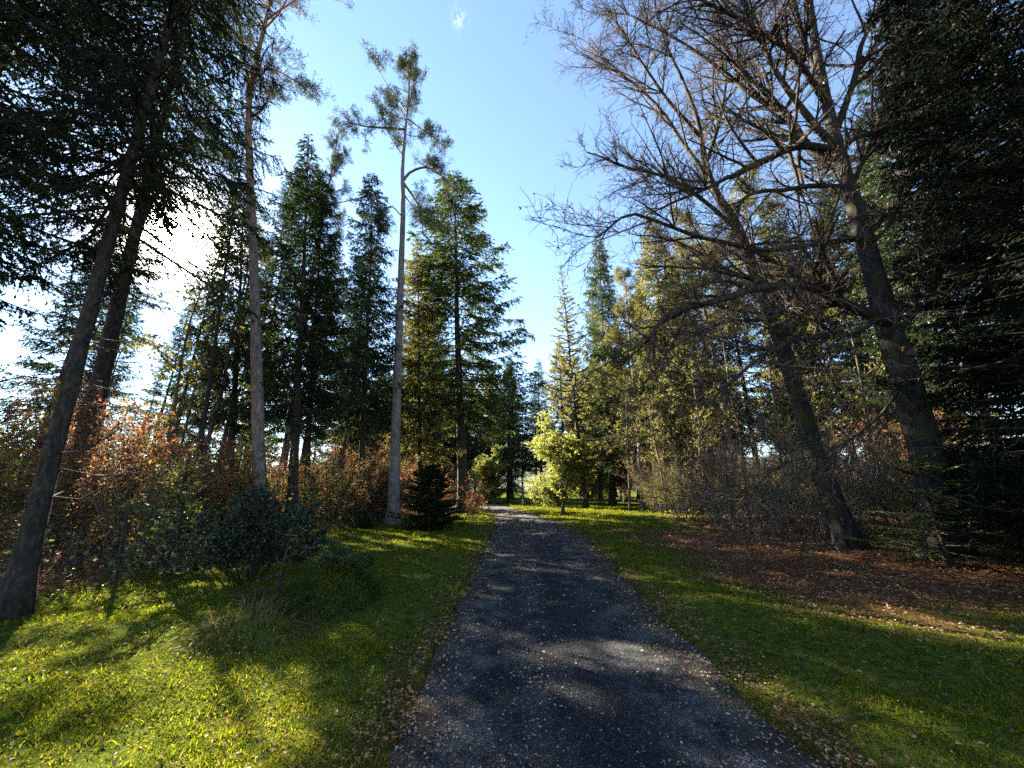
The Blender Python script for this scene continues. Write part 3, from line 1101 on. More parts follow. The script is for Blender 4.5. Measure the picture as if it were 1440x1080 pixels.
SPR_A = conifer(101, 24, 4.3, 5.5, K=8, drop=0.18, tlen=0.9, cl=0.17, cw=0.06, hang=0.55)
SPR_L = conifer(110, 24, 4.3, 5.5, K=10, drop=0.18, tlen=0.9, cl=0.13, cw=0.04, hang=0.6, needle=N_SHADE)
SPR_B = conifer(102, 22, 3.5, 5.2, gap=0.42, per=6, drop=0.28, hang=0.75, K=8, cl=0.18, cw=0.06, tlen=1.0, prof=0.6, r0=0.19)
SPR_T = conifer(109, 29, 5.4, 7.0, gap=0.5, per=6, drop=0.28, hang=0.8, tgap=0.12, tlen=1.25, K=8, cl=0.23, cw=0.075, needle=N_MID, prof=0.62, r0=0.30, a_low=-0.38)
SPR_C = conifer(103, 29, 6.4, 2.6, gap=0.46, per=6, drop=0.24, hang=0.7, tgap=0.12, tlen=1.25, K=8, cl=0.23, cw=0.075, needle=N_MID, prof=0.8, r0=0.34)
SPR_Y = conifer(104, 24, 4.6, 4.6, gap=0.44, per=6, drop=0.25, K=8, cl=0.21, cw=0.07, needle=N_YEL, hang=0.6, tlen=1.0)
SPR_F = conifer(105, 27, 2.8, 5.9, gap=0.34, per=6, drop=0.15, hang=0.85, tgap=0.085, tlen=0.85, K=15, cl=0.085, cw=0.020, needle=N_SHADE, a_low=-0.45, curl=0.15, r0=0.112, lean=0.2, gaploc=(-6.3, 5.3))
SPR_H = conifer(108, 23, 3.2, 9.5, gap=0.42, per=5, drop=0.3, hang=0.6, K=6, cl=0.17, r0=0.19)
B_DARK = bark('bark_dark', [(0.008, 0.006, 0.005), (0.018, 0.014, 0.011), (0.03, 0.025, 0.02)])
FIR = conifer(106, 21, 3.7, 0.5, gap=0.30, per=7, drop=0.1, hang=0.3, tgap=0.085, tlen=0.75, K=15, cl=0.095, cw=0.032, a_low=-0.12, curl=0.1, r0=0.3, bstart=0.03, needle=N_DEEPSHADE, wood=B_DARK)
LARCH = conifer(107, 27, 5.2, 4.0, gap=0.62, per=4, drop=0.2, hang=0.15, tgap=0.2, tlen=0.6, K=7, cl=0.24, cw=0.08, a_low=-0.18, a_top=0.5, curl=0.38, needle=N_LARCH, prof=0.9, thin=2.6, r0=0.26)
PINE_T = pine(111, 27, 14.5, 2.8, 26, r0=0.29)
PINE_Y = pine(112, 24, 9.0, 3.2, 34, r0=0.27, needle=N_YEL, wd=0.035)
YOUNG = conifer(113, 2.7, 1.15, 0.10, gap=0.10, per=8, drop=0.05, hang=0.2, tgap=0.03, tlen=0.34, K=11, cl=0.075, cw=0.028, a_low=0.1, a_top=0.9, curl=0.12, dead=False, lean=0.02, needle=N_DARK, prof=0.48)
GOLD = broadleaf(121, 7.0, 3.6, B_BEECH, L_GOLD, 3, 0.12, 8, 9, 6, 0.12, 0.06)
OLIVE = broadleaf(122, 9.0, 2.6, B_TWIG, L_OLIVE, 1, 0.11, 5, 6, 3, 0.09, 0.3)
COP1 = shrub(131, 4.2, 2.6, 9, L_COPPER, leafn=3, lsize=0.085)
COP2 = shrub(132, 3.0, 2.6, 11, L_RUST, leafn=3, lsize=0.085)
OLV1 = shrub(133, 3.2, 2.4, 9, L_OLIVE, leafn=3, lsize=0.075)
BARE1 = shrub(134, 4.6, 3.4, 13, L_COPPER, B_GREY, leafn=1, leafp=0.15, dens=4, twl=0.55, arch=0.03, r=0.014)
BARE2 = shrub(135, 3.0, 3.2, 14, L_COPPER, B_TWIG, leafn=1, leafp=0.5, dens=4.5, twl=0.45, arch=0.05, r=0.012)


def tilt_to(t, base, top):
    """lean a planted tree so that its axis runs through a given point"""
    v = Vector(np.asarray(top, float) - np.asarray(base, float))
    q = Vector((0, 0, 1)).rotation_difference(v)
    t.rotation_euler = (q.to_matrix() @ t.rotation_euler.to_matrix()).to_euler()


def sp(pair, H, name, label, cat, px, d, top, group=None, wide=1.0, rz=None, tx=None):
    """plant a tree at a photo column, d metres ahead, its top at a photo row (and column tx)"""
    if tx is not None:
        x = gx(px, d)
        s = (hgt(top, d)) / H
        t = put(pair, name, label, cat, x, d, (s * wide, s * wide, s), rz, group)
        tilt_to(t, (x, d, 0), at(tx, top, d))
        return t
    s = (hgt(top, d)) / H
    x = gx(px, d)
    return put(pair, name, label, cat, x, d, (s * wide, s * wide, s), rz, group)


# ---- trees one can point to, left side
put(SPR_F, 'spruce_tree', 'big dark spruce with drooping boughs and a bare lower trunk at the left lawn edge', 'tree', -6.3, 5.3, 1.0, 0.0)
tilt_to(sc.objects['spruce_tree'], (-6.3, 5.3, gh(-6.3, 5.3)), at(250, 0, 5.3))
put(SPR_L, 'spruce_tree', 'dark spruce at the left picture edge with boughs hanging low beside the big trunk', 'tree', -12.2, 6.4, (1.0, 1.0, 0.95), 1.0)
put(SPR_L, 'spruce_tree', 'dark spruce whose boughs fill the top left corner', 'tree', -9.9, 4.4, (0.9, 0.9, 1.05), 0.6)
sp(SPR_H, 23, 'spruce_tree', 'reddish spruce trunk standing just behind the big leaning left trunk', 'tree', 84, 11.0, -150, tx=300)
sp(SPR_H, 23, 'spruce_tree', 'slim dark trunk leaning right below the sun glare', 'tree', 262, 13.0, 120, wide=0.55, tx=355)
sp(SPR_B, 22, 'spruce_tree', 'dark spruce just left of the tall scaly pine', 'tree', 316, 16.4, 255, wide=0.95, tx=345)
d9 = 12.5
ob = np.array([gx(366, d9), d9, gh(gx(366, d9), d9)])
pth = [at(a, b, d9 + q) - ob for a, b, q in [(366, 740, 0), (363, 600, 0), (358, 400, 0), (352, 260, 0), (350, 150, 0), (362, 80, .1), (378, 10, .2), (388, -50, .3), (395, -110, .3)]]
pth[0] = np.array([0, 0, 0.0])
l9 = [([at(a, b, d9 + q) - ob for a, b, q in l], r) for l, r in [
    ([(351, 140, 0), (345, 90, -.3), (335, 30, -.6), (320, -30, -.8)], 0.09),
    ([(358, 95, 0), (390, 100, .4), (425, 120, .7)], 0.05), ([(353, 165, 0), (372, 150, -.3), (385, 110, -.5)], 0.05),
    ([(352, 215, 0), (330, 200, .5), (300, 215, .9)], 0.04)]]
PINE_H = pine(116, pth[-1][2], hgt(150, d9), 2.6, 26, path=pth, limbs=l9, wood=B_PINE, r0=0.215, K=12, ln=0.16, wd=0.022, dens=4.5)
put(PINE_H, 'pine_tree', 'tall scaly pine trunk right of the sun, rising out of the frame', 'tree', ob[0], ob[1], 1.0, 0.0)
sp(SPR_A, 24, 'spruce_tree', 'dark spruce next right of the tall scaly pine', 'tree', 408, 15.0, 190, wide=1.0, tx=432)
sp(SPR_B, 22, 'spruce_tree', 'thin dark spruce doubled behind the one beside the scaly pine', 'tree', 428, 17.0, 240, wide=0.8, tx=452)
sp(SPR_B, 22, 'spruce_tree', 'narrow pointed spruce just left of the pale bare pine', 'tree', 507, 20.0, 245, wide=0.95, tx=521)
sp(SPR_A, 24, 'spruce_tree', 'dark spruce filling the gap behind the narrow pointed one', 'tree', 470, 25.0, 330)
sp(SPR_T, 29, 'spruce_tree', 'tallest full green spruce right of the pale pine at the road bend', 'tree', 652, 28.0, 245, wide=1.4, rz=0.7, tx=641)
sp(SPR_Y, 24, 'spruce_tree', 'yellow-green spruce glowing between the pale pine and the tallest spruce', 'tree', 592, 25.5, 335, wide=0.95, tx=585)
sp(SPR_C, 29, 'spruce_tree', 'dark spruce with low boughs touching the ground at the far end of the road', 'tree', 714, 52.0, 500, wide=0.85)
sp(SPR_H, 23, 'spruce_tree', 'leaning thin trunk seen in the bright gap under the sun', 'tree', 215, 19.0, 330, wide=0.8)

# the pale bare pine with the high crown
d0 = 19.0
pp = [(553, 732), (556, 620), (560, 500), (564, 380), (567, 290), (566, 240), (570, 185), (575, 130), (578, 88)]
o0 = np.array([gx(553, d0), d0, gh(gx(553, d0), d0)])
path = [at(a, b, d0 + 0.1 * i) - o0 for i, (a, b) in enumerate(pp)]
path[0] = np.array([0, 0, 0.0])


def lim(pts, dd):
    return [at(a, b, d0 + q) - o0 for (a, b), q in zip(pts, dd)]


limbs = [(lim([(567, 254), (576, 243), (592, 236), (608, 238), (632, 257)], [0.5, 0.4, 0.3, 0.1, 0]), 0.11),
         (lim([(567, 257), (578, 272), (590, 290), (612, 308)], [0.5, 0.6, 0.8, 1.2]), 0.10),
         (lim([(567, 272), (580, 290), (602, 316)], [0.5, 0.2, -0.3]), 0.06),
         (lim([(569, 182), (545, 180), (515, 178), (490, 172)], [0.6, 0.5, 0.2, -0.2]), 0.09),
         (lim([(571, 165), (590, 180), (618, 200)], [0.6, 0.2, -0.4]), 0.07),
         (lim([(566, 305), (548, 290), (532, 315)], [0.4, 0.2, 0]), 0.05)]
Hp = path[-1][2]
PALE = pine(115, Hp, hgt(210, d0) - 0.2, 2.5, 22, path=path, limbs=limbs, wood=B_PALE, r0=0.29, K=13, ln=0.2, wd=0.03, dens=5.0)
put(PALE, 'pine_tree', 'tall pale pine with a long bare trunk and small airy crown against the sky', 'tree', o0[0], o0[1], 1.0, 0.0)

# ---- right side
sp(LARCH, 27, 'larch_tree', 'sparse larch with thin upcurved branches beside the golden tree', 'tree', 824, 38.0, 372, rz=0.3, tx=787)
sp(SPR_C, 29, 'spruce_tree', 'green pointed spruce just right of the sparse larch', 'tree', 862, 43.0, 322, wide=0.75, tx=842)
sp(PINE_Y, 24, 'pine_tree', 'yellowish rounded pine in front of the right wood', 'tree', 905, 34.0, 380, tx=880)
sp(SPR_Y, 24, 'spruce_tree', 'yellow-brown spruce deep in the right wood behind the bare twigs', 'tree', 965, 30.0, 300)
sp(OLIVE, 9, 'birch_tree', 'olive-leaved slender tree at the corner of the right wood', 'tree', 885, 31.0, 520, wide=0.8)
sp(GOLD, 7, 'golden_tree', 'bright golden-leaved small tree behind the dark lamp post', 'tree', 788, 38.0, 602, wide=1.15)
sp(GOLD, 7, 'golden_tree', 'golden bush-like tree at the road bend left of the pale lamp', 'tree', 690, 50.0, 640, wide=1.1)
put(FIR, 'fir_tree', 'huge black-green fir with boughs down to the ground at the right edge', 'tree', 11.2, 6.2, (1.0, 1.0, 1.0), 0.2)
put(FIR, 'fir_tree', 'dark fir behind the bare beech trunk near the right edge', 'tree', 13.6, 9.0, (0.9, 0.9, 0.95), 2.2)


# ---- the bare beech and the leaning tree, traced limb by limb
def bare_tree(seed, name, label, trunk, r0, r1, limbs, kids, wood, twl=0.55, leaf=L_COPPER, leafp=1.6, dens=4.6, dens2=4.6):
    rg = np.random.RandomState(seed)
    T0 = np.array([at(*q) for q in trunk])
    T0[0, 2] = gh(T0[0, 0], T0[0, 1])
    O = T0[0].copy()
    root = thing(name, label, 'tree', tuple(O))
    mb = MB()
    C = spline(T0 - O, 40)
    t = np.linspace(0, 1, 40)
    r = r0 + (r1 - r0) * t ** 0.9
    r = r * (1 + 0.5 * np.exp(-C[:, 2] / 0.4))
    C[0, 2] -= 0.25
    tube(mb, C, r, 14, 0, 0.045, rg)
    obj('trunk', mb, [wood], root)
    S, T = [], []
    for q in range(14, 39):
        if rg.uniform() < kids * 0.28:
            grow(S, T, C[q], nrm((C[q + 1] - C[q]) * 1.0 / np.linalg.norm(C[q + 1] - C[q]) + 0.9 * rg.normal(size=3)), rg.uniform(0.9, 2.2), r[q] * 0.22, 1, 2, 5, 0.5, 0.7, 0.13, 0.03, rg, 5, 0.2)
    for pts, ra, up in limbs:
        L = spline(np.array([at(*p) for p in pts]) - O, 16)
        j = int(np.argmin(np.linalg.norm(C - L[0], axis=1)))
        L = L + (C[j] - L[0]) * np.linspace(1, 0, 16)[:, None]
        m = MB()
        rr = np.linspace(ra * 1.3, ra * 0.3, 16)
        wob = 0.03 * np.cumsum(rg.normal(size=(16, 3)), 0) * np.linspace(0, 1, 16)[:, None]
        L = L + wob
        tube(m, L, rr, 8, 0, 0.04, rg)
        obj('limb', m, [wood], root)
        ln = np.linalg.norm(L[-1] - L[0])
        for q in range(3, 16):
            d = nrm(L[min(q + 1, 15)] - L[q - 1])
            for _ in range(rg.poisson(kids * (1.0 if up > 0.05 else 0.45)) + (q == 15)):
                dd = nrm(d + 0.75 * rg.normal(size=3) + np.array([-0.15, 0, up]))
                grow(S, T, L[q], dd, ln * 0.42 * (1.15 - q / 24) * rg.uniform(0.5, 1.25), rr[q] * 0.6, 1, 2, 5.5, 0.5, 0.65, 0.11, 0.02, rg, 6, 0.15)
    A, B, ra, rb, lv = seg_arrays(S)
    m = MB()
    sticks(m, A, B, np.maximum(ra, 0.006), np.maximum(rb, 0.005), 0, 5)
    A2, B2, q1, q2 = twigs(A, B, 0.0075, dens, twl, rg, 0.75, (0, 0, 0.05))
    sticks(m, A2, B2, q1, q2, 1)
    A3, B3, q1, q2 = twigs(A2, B2, 0.0055, dens2 * 0.6, twl * 0.5, rg, 0.7, (0, 0, 0.02))
    sticks(m, A3, B3, q1, q2, 1)
    n = int(len(A3) * leafp * 0.4)
    i = rg.randint(0, len(A3), n)
    L = 0.055 * rg.uniform(0.6, 1.4, n)
    cards(m, B3[i], nrm(B3 - A3)[i] + rg.normal(size=(n, 3)) + [0, 0, -0.6], L, L * 0.55, rg, 2)
    obj('crown', m, [wood, B_TWIG, leaf], root)
    return root


D1 = 9.4
beech_trunk = [(1338, 800, D1), (1308, 660, D1), (1275, 540, D1), (1250, 462, D1), (1232, 395, D1), (1205, 300, D1 + .1), (1188, 245, D1 + .1), (1166, 160, D1 + .2), (1148, 70, D1 + .3), (1130, -60, D1 + .4), (1115, -220, D1 + .5)]
beech_limbs = [
    ([(1240, 455, D1), (1233, 448, D1 - .2), (1173, 422, D1 - .5), (1130, 402, D1 - .8), (1061, 405, D1 - 1.2), (1009, 422, D1 - 1.5), (936, 440, D1 - 1.8), (915, 475, D1 - 2)], 0.13, 0.1),
    ([(1175, 215, D1), (1121, 207, D1 - .3), (1078, 224, D1 - .6), (1035, 245, D1 - .8), (992, 263, D1 - 1), (930, 290, D1 - 1.2)], 0.10, 0.15),
    ([(1178, 228, D1), (1130, 202, D1 + .2), (1096, 151, D1 + .4), (1061, 133, D1 + .5), (1014, 99, D1 + .7), (949, 56, D1 + 1), (880, 20, D1 + 1.2)], 0.11, 0.1),
    ([(1170, 200, D1), (1121, 146, D1 - .2), (1078, 86, D1 - .4), (1052, 39, D1 - .6), (1025, -30, D1 - .8)], 0.09, 0.2),
    ([(1163, 120, D1), (1139, 65, D1 + .3), (1121, 0, D1 + .5), (1100, -90, D1 + .8)], 0.08, 0.2),
    ([(1180, 180, D1), (1207, 103, D1 - .3), (1216, 52, D1 - .4), (1250, -10, D1 - .6), (1270, -90, D1 - .8)], 0.09, 0.2),
    ([(1180, 205, D1), (1207, 189, D1 - .4), (1250, 176, D1 - .7), (1300, 160, D1 - 1)], 0.07, 0.15),
    ([(1205, 260, D1), (1222, 220, D1 + .2), (1250, 180, D1 + .3), (1285, 107, D1 + .5), (1325, 55, D1 + .8)], 0.09, 0.15),
    ([(1195, 262, D1), (1156, 258, D1 - .3), (1096, 267, D1 - .7), (1052, 280, D1 - 1), (1025, 330, D1 - 1.2)], 0.07, 0.1),
    ([(1229, 345, D1), (1255, 310, D1 + .2), (1280, 280, D1 + .3), (1310, 220, D1 + .5)], 0.09, 0.15),
    ([(1245, 440, D1), (1200, 470, D1 - .6), (1120, 480, D1 - 1.2), (1040, 530, D1 - 1.8), (985, 600, D1 - 2.2)], 0.06, 0.0),
    ([(1215, 330, D1), (1150, 340, D1 - .6), (1070, 350, D1 - 1), (980, 330, D1 - 1.4), (890, 300, D1 - 1.6), (835, 330, D1 - 1.8)], 0.07, 0.05),
    ([(1255, 480, D1), (1290, 440, D1 - .5), (1320, 380, D1 - .8), (1310, 300, D1 - 1)], 0.06, 0.1),
    ([(1275, 545, D1), (1230, 600, D1 - .8), (1160, 640, D1 - 1.3), (1090, 655, D1 - 1.6), (1030, 690, D1 - 1.8)], 0.028, -0.05),
    ([(1162, 140, D1), (1100, 60, D1 - .8), (1000, 10, D1 - 1.2), (900, -20, D1 - 1.5)], 0.08, 0.1),
]
bare_tree(201, 'beech_tree', 'large bare beech with many spreading limbs over the right verge', beech_trunk, 0.37, 0.09, beech_limbs, 1.7, B_BEECH)
D2 = 11.2
lean_trunk = [(1200, 775, D2), (1150, 650, D2), (1105, 500, D2), (1068, 400, D2), (1035, 318, D2 + .1), (1006, 270, D2 + .1), (992, 228, D2 + .2), (980, 165, D2 + .2), (955, 100, D2 + .3)]
lean_limbs = [
    ([(1040, 330, D2), (995, 290, D2 - .3), (945, 255, D2 - .6), (880, 240, D2 - .9), (825, 215, D2 - 1)], 0.07, 0.15),
    ([(1065, 395, D2), (1020, 380, D2 + .3), (960, 345, D2 + .6), (890, 330, D2 + 1)], 0.06, 0.15),
    ([(1000, 255, D2), (960, 200, D2 + .4), (915, 140, D2 + .6), (850, 90, D2 + .8), (815, 60, D2 + 1)], 0.07, 0.1),
    ([(992, 225, D2), (1010, 170, D2 + .3), (1020, 100, D2 + .5), (1015, 20, D2 + .6)], 0.07, 0.2),
    ([(984, 190, D2), (930, 130, D2 - .3), (880, 60, D2 - .5), (850, 20, D2 - .6)], 0.06, 0.1),
    ([(1090, 460, D2), (1040, 460, D2 - .5), (990, 470, D2 - 1), (930, 500, D2 - 1.4)], 0.05, 0.0),
    ([(1100, 500, D2), (1120, 430, D2 + .5), (1125, 350, D2 + .8), (1110, 290, D2 + 1)], 0.06, 0.2),
    ([(955, 110, D2), (930, 50, D2), (915, -20, D2 + .2)], 0.05, 0.2),
]
bare_tree(202, 'leaning_tree', 'bare tree with a thick dark trunk leaning left in front of the right wood', lean_trunk, 0.30, 0.05, lean_limbs, 1.5, B_BEECH)


# ---- wood behind: copies of the kinds above
def copy_thing(src, x, y, s, rz, label=None, group=None):
    r = src.copy()
    link(r)
    r.location = (x, y, gh(x, y))
    r.rotation_euler = (0, 0, rz)
    r.scale = s
    if label:
        r['label'] = label
    if group:
        r['group'] = group
    for ch in list(src.children):
        c = ch.copy()
        link(c)
        c.parent = r
    return r


def proto(pair, name, label, cat, group, x, y, s):
    return put(pair, name, label, cat, x, y, s, None, group)


KIN = {'A': (SPR_A, 24), 'B': (SPR_B, 22), 'H': (SPR_H, 23), 'Y': (SPR_Y, 24), 'P': (PINE_T, 27), 'Q': (PINE_Y, 24), 'O': (OLIVE, 9), 'C': (SPR_C, 29)}


def wood(items, label, group):
    first = {}
    for kind, px, d, top, wd in items:
        pair, H = KIN[kind]
        s = hgt(top, d) / H
        x = gx(px, d)
        nm = {'P': 'pine_tree', 'Q': 'pine_tree', 'O': 'birch_tree'}.get(kind, 'spruce_tree')
        if kind not in first:
            first[kind] = proto(pair, nm, label[nm], 'tree', group, x, d, (s * wd, s * wd, s))
        else:
            copy_thing(first[kind], x, d, (s * wd, s * wd, s), random.uniform(0, 6.28))


LW = {'spruce_tree': 'spruce standing far back in the left wood, seen between nearer trunks',
      'pine_tree': 'pine standing far back in the left wood, seen between nearer trunks',
      'birch_tree': 'thin leafy tree far back in the left wood, seen between nearer trunks'}
RW = {'spruce_tree': 'spruce in the dense wood on the right, behind the bare twigs',
      'pine_tree': 'yellow-green pine in the dense wood on the right, behind the bare twigs',
      'birch_tree': 'thin olive-leaved tree in the dense wood on the right, behind the bare twigs'}
wood([('H', 60, 15, 200, 1), ('A', 20, 22, 300, 1), ('A', 235, 40, 455, .9), ('H', 330, 22, 230, .7), ('H', 300, 30, 330, .6),
      ('P', 385, 23, 190, .8), ('A', 415, 32, 330, .9), ('Y', 575, 40, 420, 1), 
      ('O', 590, 27, 580, 1), ('O', 520, 26, 590, 1),
      ('O', 455, 22, 560, .8), ('O', 190, 16, 560, .8), ('O', 330, 18, 545, .8), ('O', 255, 15, 335, .8), ('O', 212, 13.5, 395, .8), ('O', 292, 16.5, 350, .8), ('O', 110, 15, 470, .9), ('O', 40, 13, 480, 1), ('A', 190, 34, 430, .9), ('A', 90, 30, 400, 1), ('O', 290, 24, 470, .9), ('P', 320, 36, 260, .8), ('Y', 340, 44, 440, 1), ('A', 260, 55, 470, 1.2), ('O', 160, 12, 520, .7), ('H', 470, 19, 360, .6), ('A', 735, 75, 545, 1), ('A', 600, 70, 480, 1.2)], LW, 'trees far back in the left wood')
wood([('C', 930, 55, 390, .9), ('A', 985, 45, 360, 1), ('Y', 1010, 38, 330, 1), ('Q', 1040, 30, 300, 1), ('A', 1075, 36, 330, 1), ('Q', 1130, 26, 270, 1), ('Y', 1180, 24, 280, 1),
      ('A', 1220, 30, 330, 1), ('Q', 1265, 22, 300, 1), ('A', 1330, 20, 180, 1), ('Y', 1390, 24, 200, 1), ('O', 940, 27, 540, 1), ('O', 1000, 22, 500, .9), ('O', 1055, 20, 440, .8),
      ('O', 1110, 18, 450, .8), ('O', 1180, 17, 420, .8), ('A', 900, 62, 430, 1), ('Y', 880, 52, 470, 1), ('Y', 845, 60, 500, 1), ('O', 1250, 16, 420, .8), ('A', 1150, 40, 350, 1.1), ('Y', 950, 60, 440, 1.2),
      ('A', 1290, 34, 330, 1), ('O', 925, 36, 560, 1.1), ('O', 860, 45, 590, 1.0), ('A', 1440, 16, 100, 1)], RW, 'trees in the dense wood on the right')


FW = {k: v for k, v in zip(('spruce_tree', 'pine_tree', 'birch_tree'), ('spruce in the far wood beyond the road end', 'pine in the far wood beyond the road end', 'leafy tree in the far wood beyond the road end'))}
far = []
for i in range(64):
    px = random.choice([random.uniform(430, 720), random.uniform(740, 1440), random.uniform(740, 1440)])
    far.append((random.choice('AAYYCQO'), px, random.uniform(62, 110), random.uniform(480, 570), random.uniform(1.0, 1.6)))
wood(far, FW, 'trees in the far wood')


# ---- understory
def scatter(pairs, n, fx, fy, fs, group):
    firsts = {}
    for i in range(n):
        j = i % len(pairs)
        pair, nm, label = pairs[j]
        x, y = fx(i), fy(i)
        if callable(x):
            x = x(y)
        s = fs(i)
        if j not in firsts:
            firsts[j] = put(pair, nm, label, 'shrub', x, y, s, None, group)
        else:
            copy_thing(firsts[j], x, y, (s, s, s * random.uniform(0.8, 1.15)), random.uniform(0, 6.28))


u = random.uniform
lx = lambda i: (lambda y: float(left_edge(y)) - 1.0 - 8.0 * (random.random() ** 1.5) * (0.6 + y / 25))
scatter([(COP1, 'beech_sapling', 'copper-leaved beech sapling in the understory of the left wood'),
         (COP2, 'beech_bush', 'rust-red leafy bush low in the understory of the left wood'),
         (OLV1, 'hazel_bush', 'yellowish olive bush in the understory of the left wood'), (BARE1, 'bare_thicket', 'grey twiggy thicket bush in the understory of the left wood'),
         (OLV1, 'hazel_bush', 'yellowish olive bush in the understory of the left wood')],
        80, lx, lambda i: u(8.5, 24), lambda i: u(0.6, 1.05), 'understory of the left wood')
lx2 = lambda i: (lambda y: float(left_edge(y)) - u(0.2, 5.5))
scatter([(COP2, 'beech_bush', 'rust-red beech bush behind the row of trunks near the road bend')],
        20, lx2, lambda i: u(19, 32), lambda i: u(0.7, 1.1), 'rust-red bushes by the road bend')
rx = lambda i: (lambda y: float(right_edge(y)) + 0.3 + 7.0 * random.random() ** 1.4)
scatter([(BARE1, 'bare_thicket', 'tall grey leafless thicket bush at the edge of the right wood'),
         (BARE2, 'bare_bush', 'brown twiggy bush at the edge of the right wood'),
         (BARE1, 'bare_thicket', 'tall grey leafless thicket bush at the edge of the right wood'),
         (OLV1, 'hazel_bush', 'yellowish olive bush inside the right wood')],
        60, rx, lambda i: u(11.5, 30), lambda i: u(0.6, 1.1), 'thicket along the right wood')

rx3 = lambda i: (lambda y: float(right_edge(y)) + u(1.5, 22))
scatter([(COP1, 'beech_sapling', 'brown-leaved sapling deep inside the right wood'), (OLV1, 'hazel_bush', 'yellowish olive bush deep inside the right wood'),
         (COP2, 'beech_bush', 'rust-red bush deep inside the right wood')], 60, rx3, lambda i: u(14, 48), lambda i: u(0.8, 1.4), 'understory deep in the right wood')

scatter([(OLV1, 'hazel_bush', 'sunlit yellowish bush at the far edge of the lawn under the right wood'), (COP1, 'beech_sapling', 'sunlit brownish sapling at the far edge of the lawn under the right wood')],
        22, lambda i: u(5.5, 26), lambda i: u(41, 62), lambda i: u(0.7, 1.3), 'bushes at the far lawn edge')
scatter([(OLV1, 'hazel_bush', 'yellowish bush beyond the road bend between the far trunks')], 16, lambda i: u(-16, -6), lambda i: u(36, 62), lambda i: u(0.8, 1.4), 'bushes beyond the road bend')

scatter([(COP1, 'beech_sapling', 'copper-leaved sapling far back between the left trunks'), (OLV1, 'hazel_bush', 'yellowish olive bush far back between the left trunks')],
        40, lambda i: u(-30, -8), lambda i: u(24, 42), lambda i: u(0.9, 1.5), 'understory far back in the left wood')

# ---- bushes one can point to
YEW = shrub(305, 1.6, 2.3, 20, foliage('leaves_evergreen', [(0.006, 0.012, 0.006), (0.014, 0.026, 0.010), (0.03, 0.045, 0.015)], 0.25, 0.03), B_DARK, leafn=6, lsize=0.06, dens=15, twl=0.26, kids=7, r=0.012)
put(YEW, 'yew_bush', 'wide dark evergreen bush on the left lawn edge', 'shrub', -4.55, 7.1, (1.0, 0.9, 1.02), 0.3)
JUN = needle_bush(302, 0.95, 0.42, 1800, N_MID, 0.05, 0.013, 0.5, 12, rs=0.8)
put(JUN, 'juniper_bush', 'small dark juniper growing on the mossy mound', 'shrub', -2.55, 6.35, 1.0, 0.0)
YEWB = needle_bush(304, 2.1, 1.55, 7500, N_DEEPSHADE, 0.09, 0.022, 0.9, 18, rs=0.75)
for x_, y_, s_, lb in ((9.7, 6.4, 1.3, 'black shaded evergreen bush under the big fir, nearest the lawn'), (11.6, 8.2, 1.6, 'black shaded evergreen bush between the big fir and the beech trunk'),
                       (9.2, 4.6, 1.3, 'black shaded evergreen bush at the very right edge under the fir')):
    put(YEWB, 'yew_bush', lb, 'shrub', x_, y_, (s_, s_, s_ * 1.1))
put(YOUNG, 'young_spruce', 'young bushy spruce standing on the lawn in front of the tall spruces', 'tree', gx(600, 16.6), 16.6, (1.55, 1.55, 0.95), 0.4)
JUN2 = needle_bush(303, 1.5, 0.55, 1500, N_DARK, 0.09, 0.022, 0.4, 8)
put(JUN2, 'juniper_bush', 'low flat dark bush at the foot of the pale pine', 'shrub', gx(508, 17.5), 17.5, 1.0, 0.0)
LIT = conifer(114, 2.2, 1.0, 0.15, gap=0.16, per=5, drop=0.1, hang=0.1, tgap=0.05, tlen=0.34, K=6, cl=0.08, cw=0.022, a_low=0.0, a_top=0.7, curl=0.1, dead=False, lean=0.03, needle=N_MID, prof=0.8)
put(LIT, 'young_spruce', 'light green young conifer catching the sun behind the wide dark bush', 'tree', gx(425, 9.4), 9.4, (0.8, 0.8, 0.85), 0.0)
put(LIT, 'young_spruce', 'green young conifer with sunlit sprays at the foot of the black fir', 'tree', gx(1300, 9.4) - 0.3, 8.6, (1.8, 1.8, 1.1), 1.3)
put(LIT, 'young_spruce', 'small sunlit conifer sprays in front of the big leaning left trunk', 'tree', -6.3, 7.4, (0.7, 0.7, 1.0), 2.0)
BRO = shrub(137, 1.5, 1.6, 10, L_OLIVE, leafn=2, lsize=0.07)
put(BRO, 'dry_bush', 'pale yellowish bush on the road edge beside the young spruce', 'shrub', gx(655, 20.5), 20.5, 1.0, 0.0)
put(COP2, 'beech_bush', 'dark red bush at the foot of the tallest spruce by the road', 'shrub', gx(668, 24.5), 24.5, (0.8, 0.8, 0.8), 0.5)


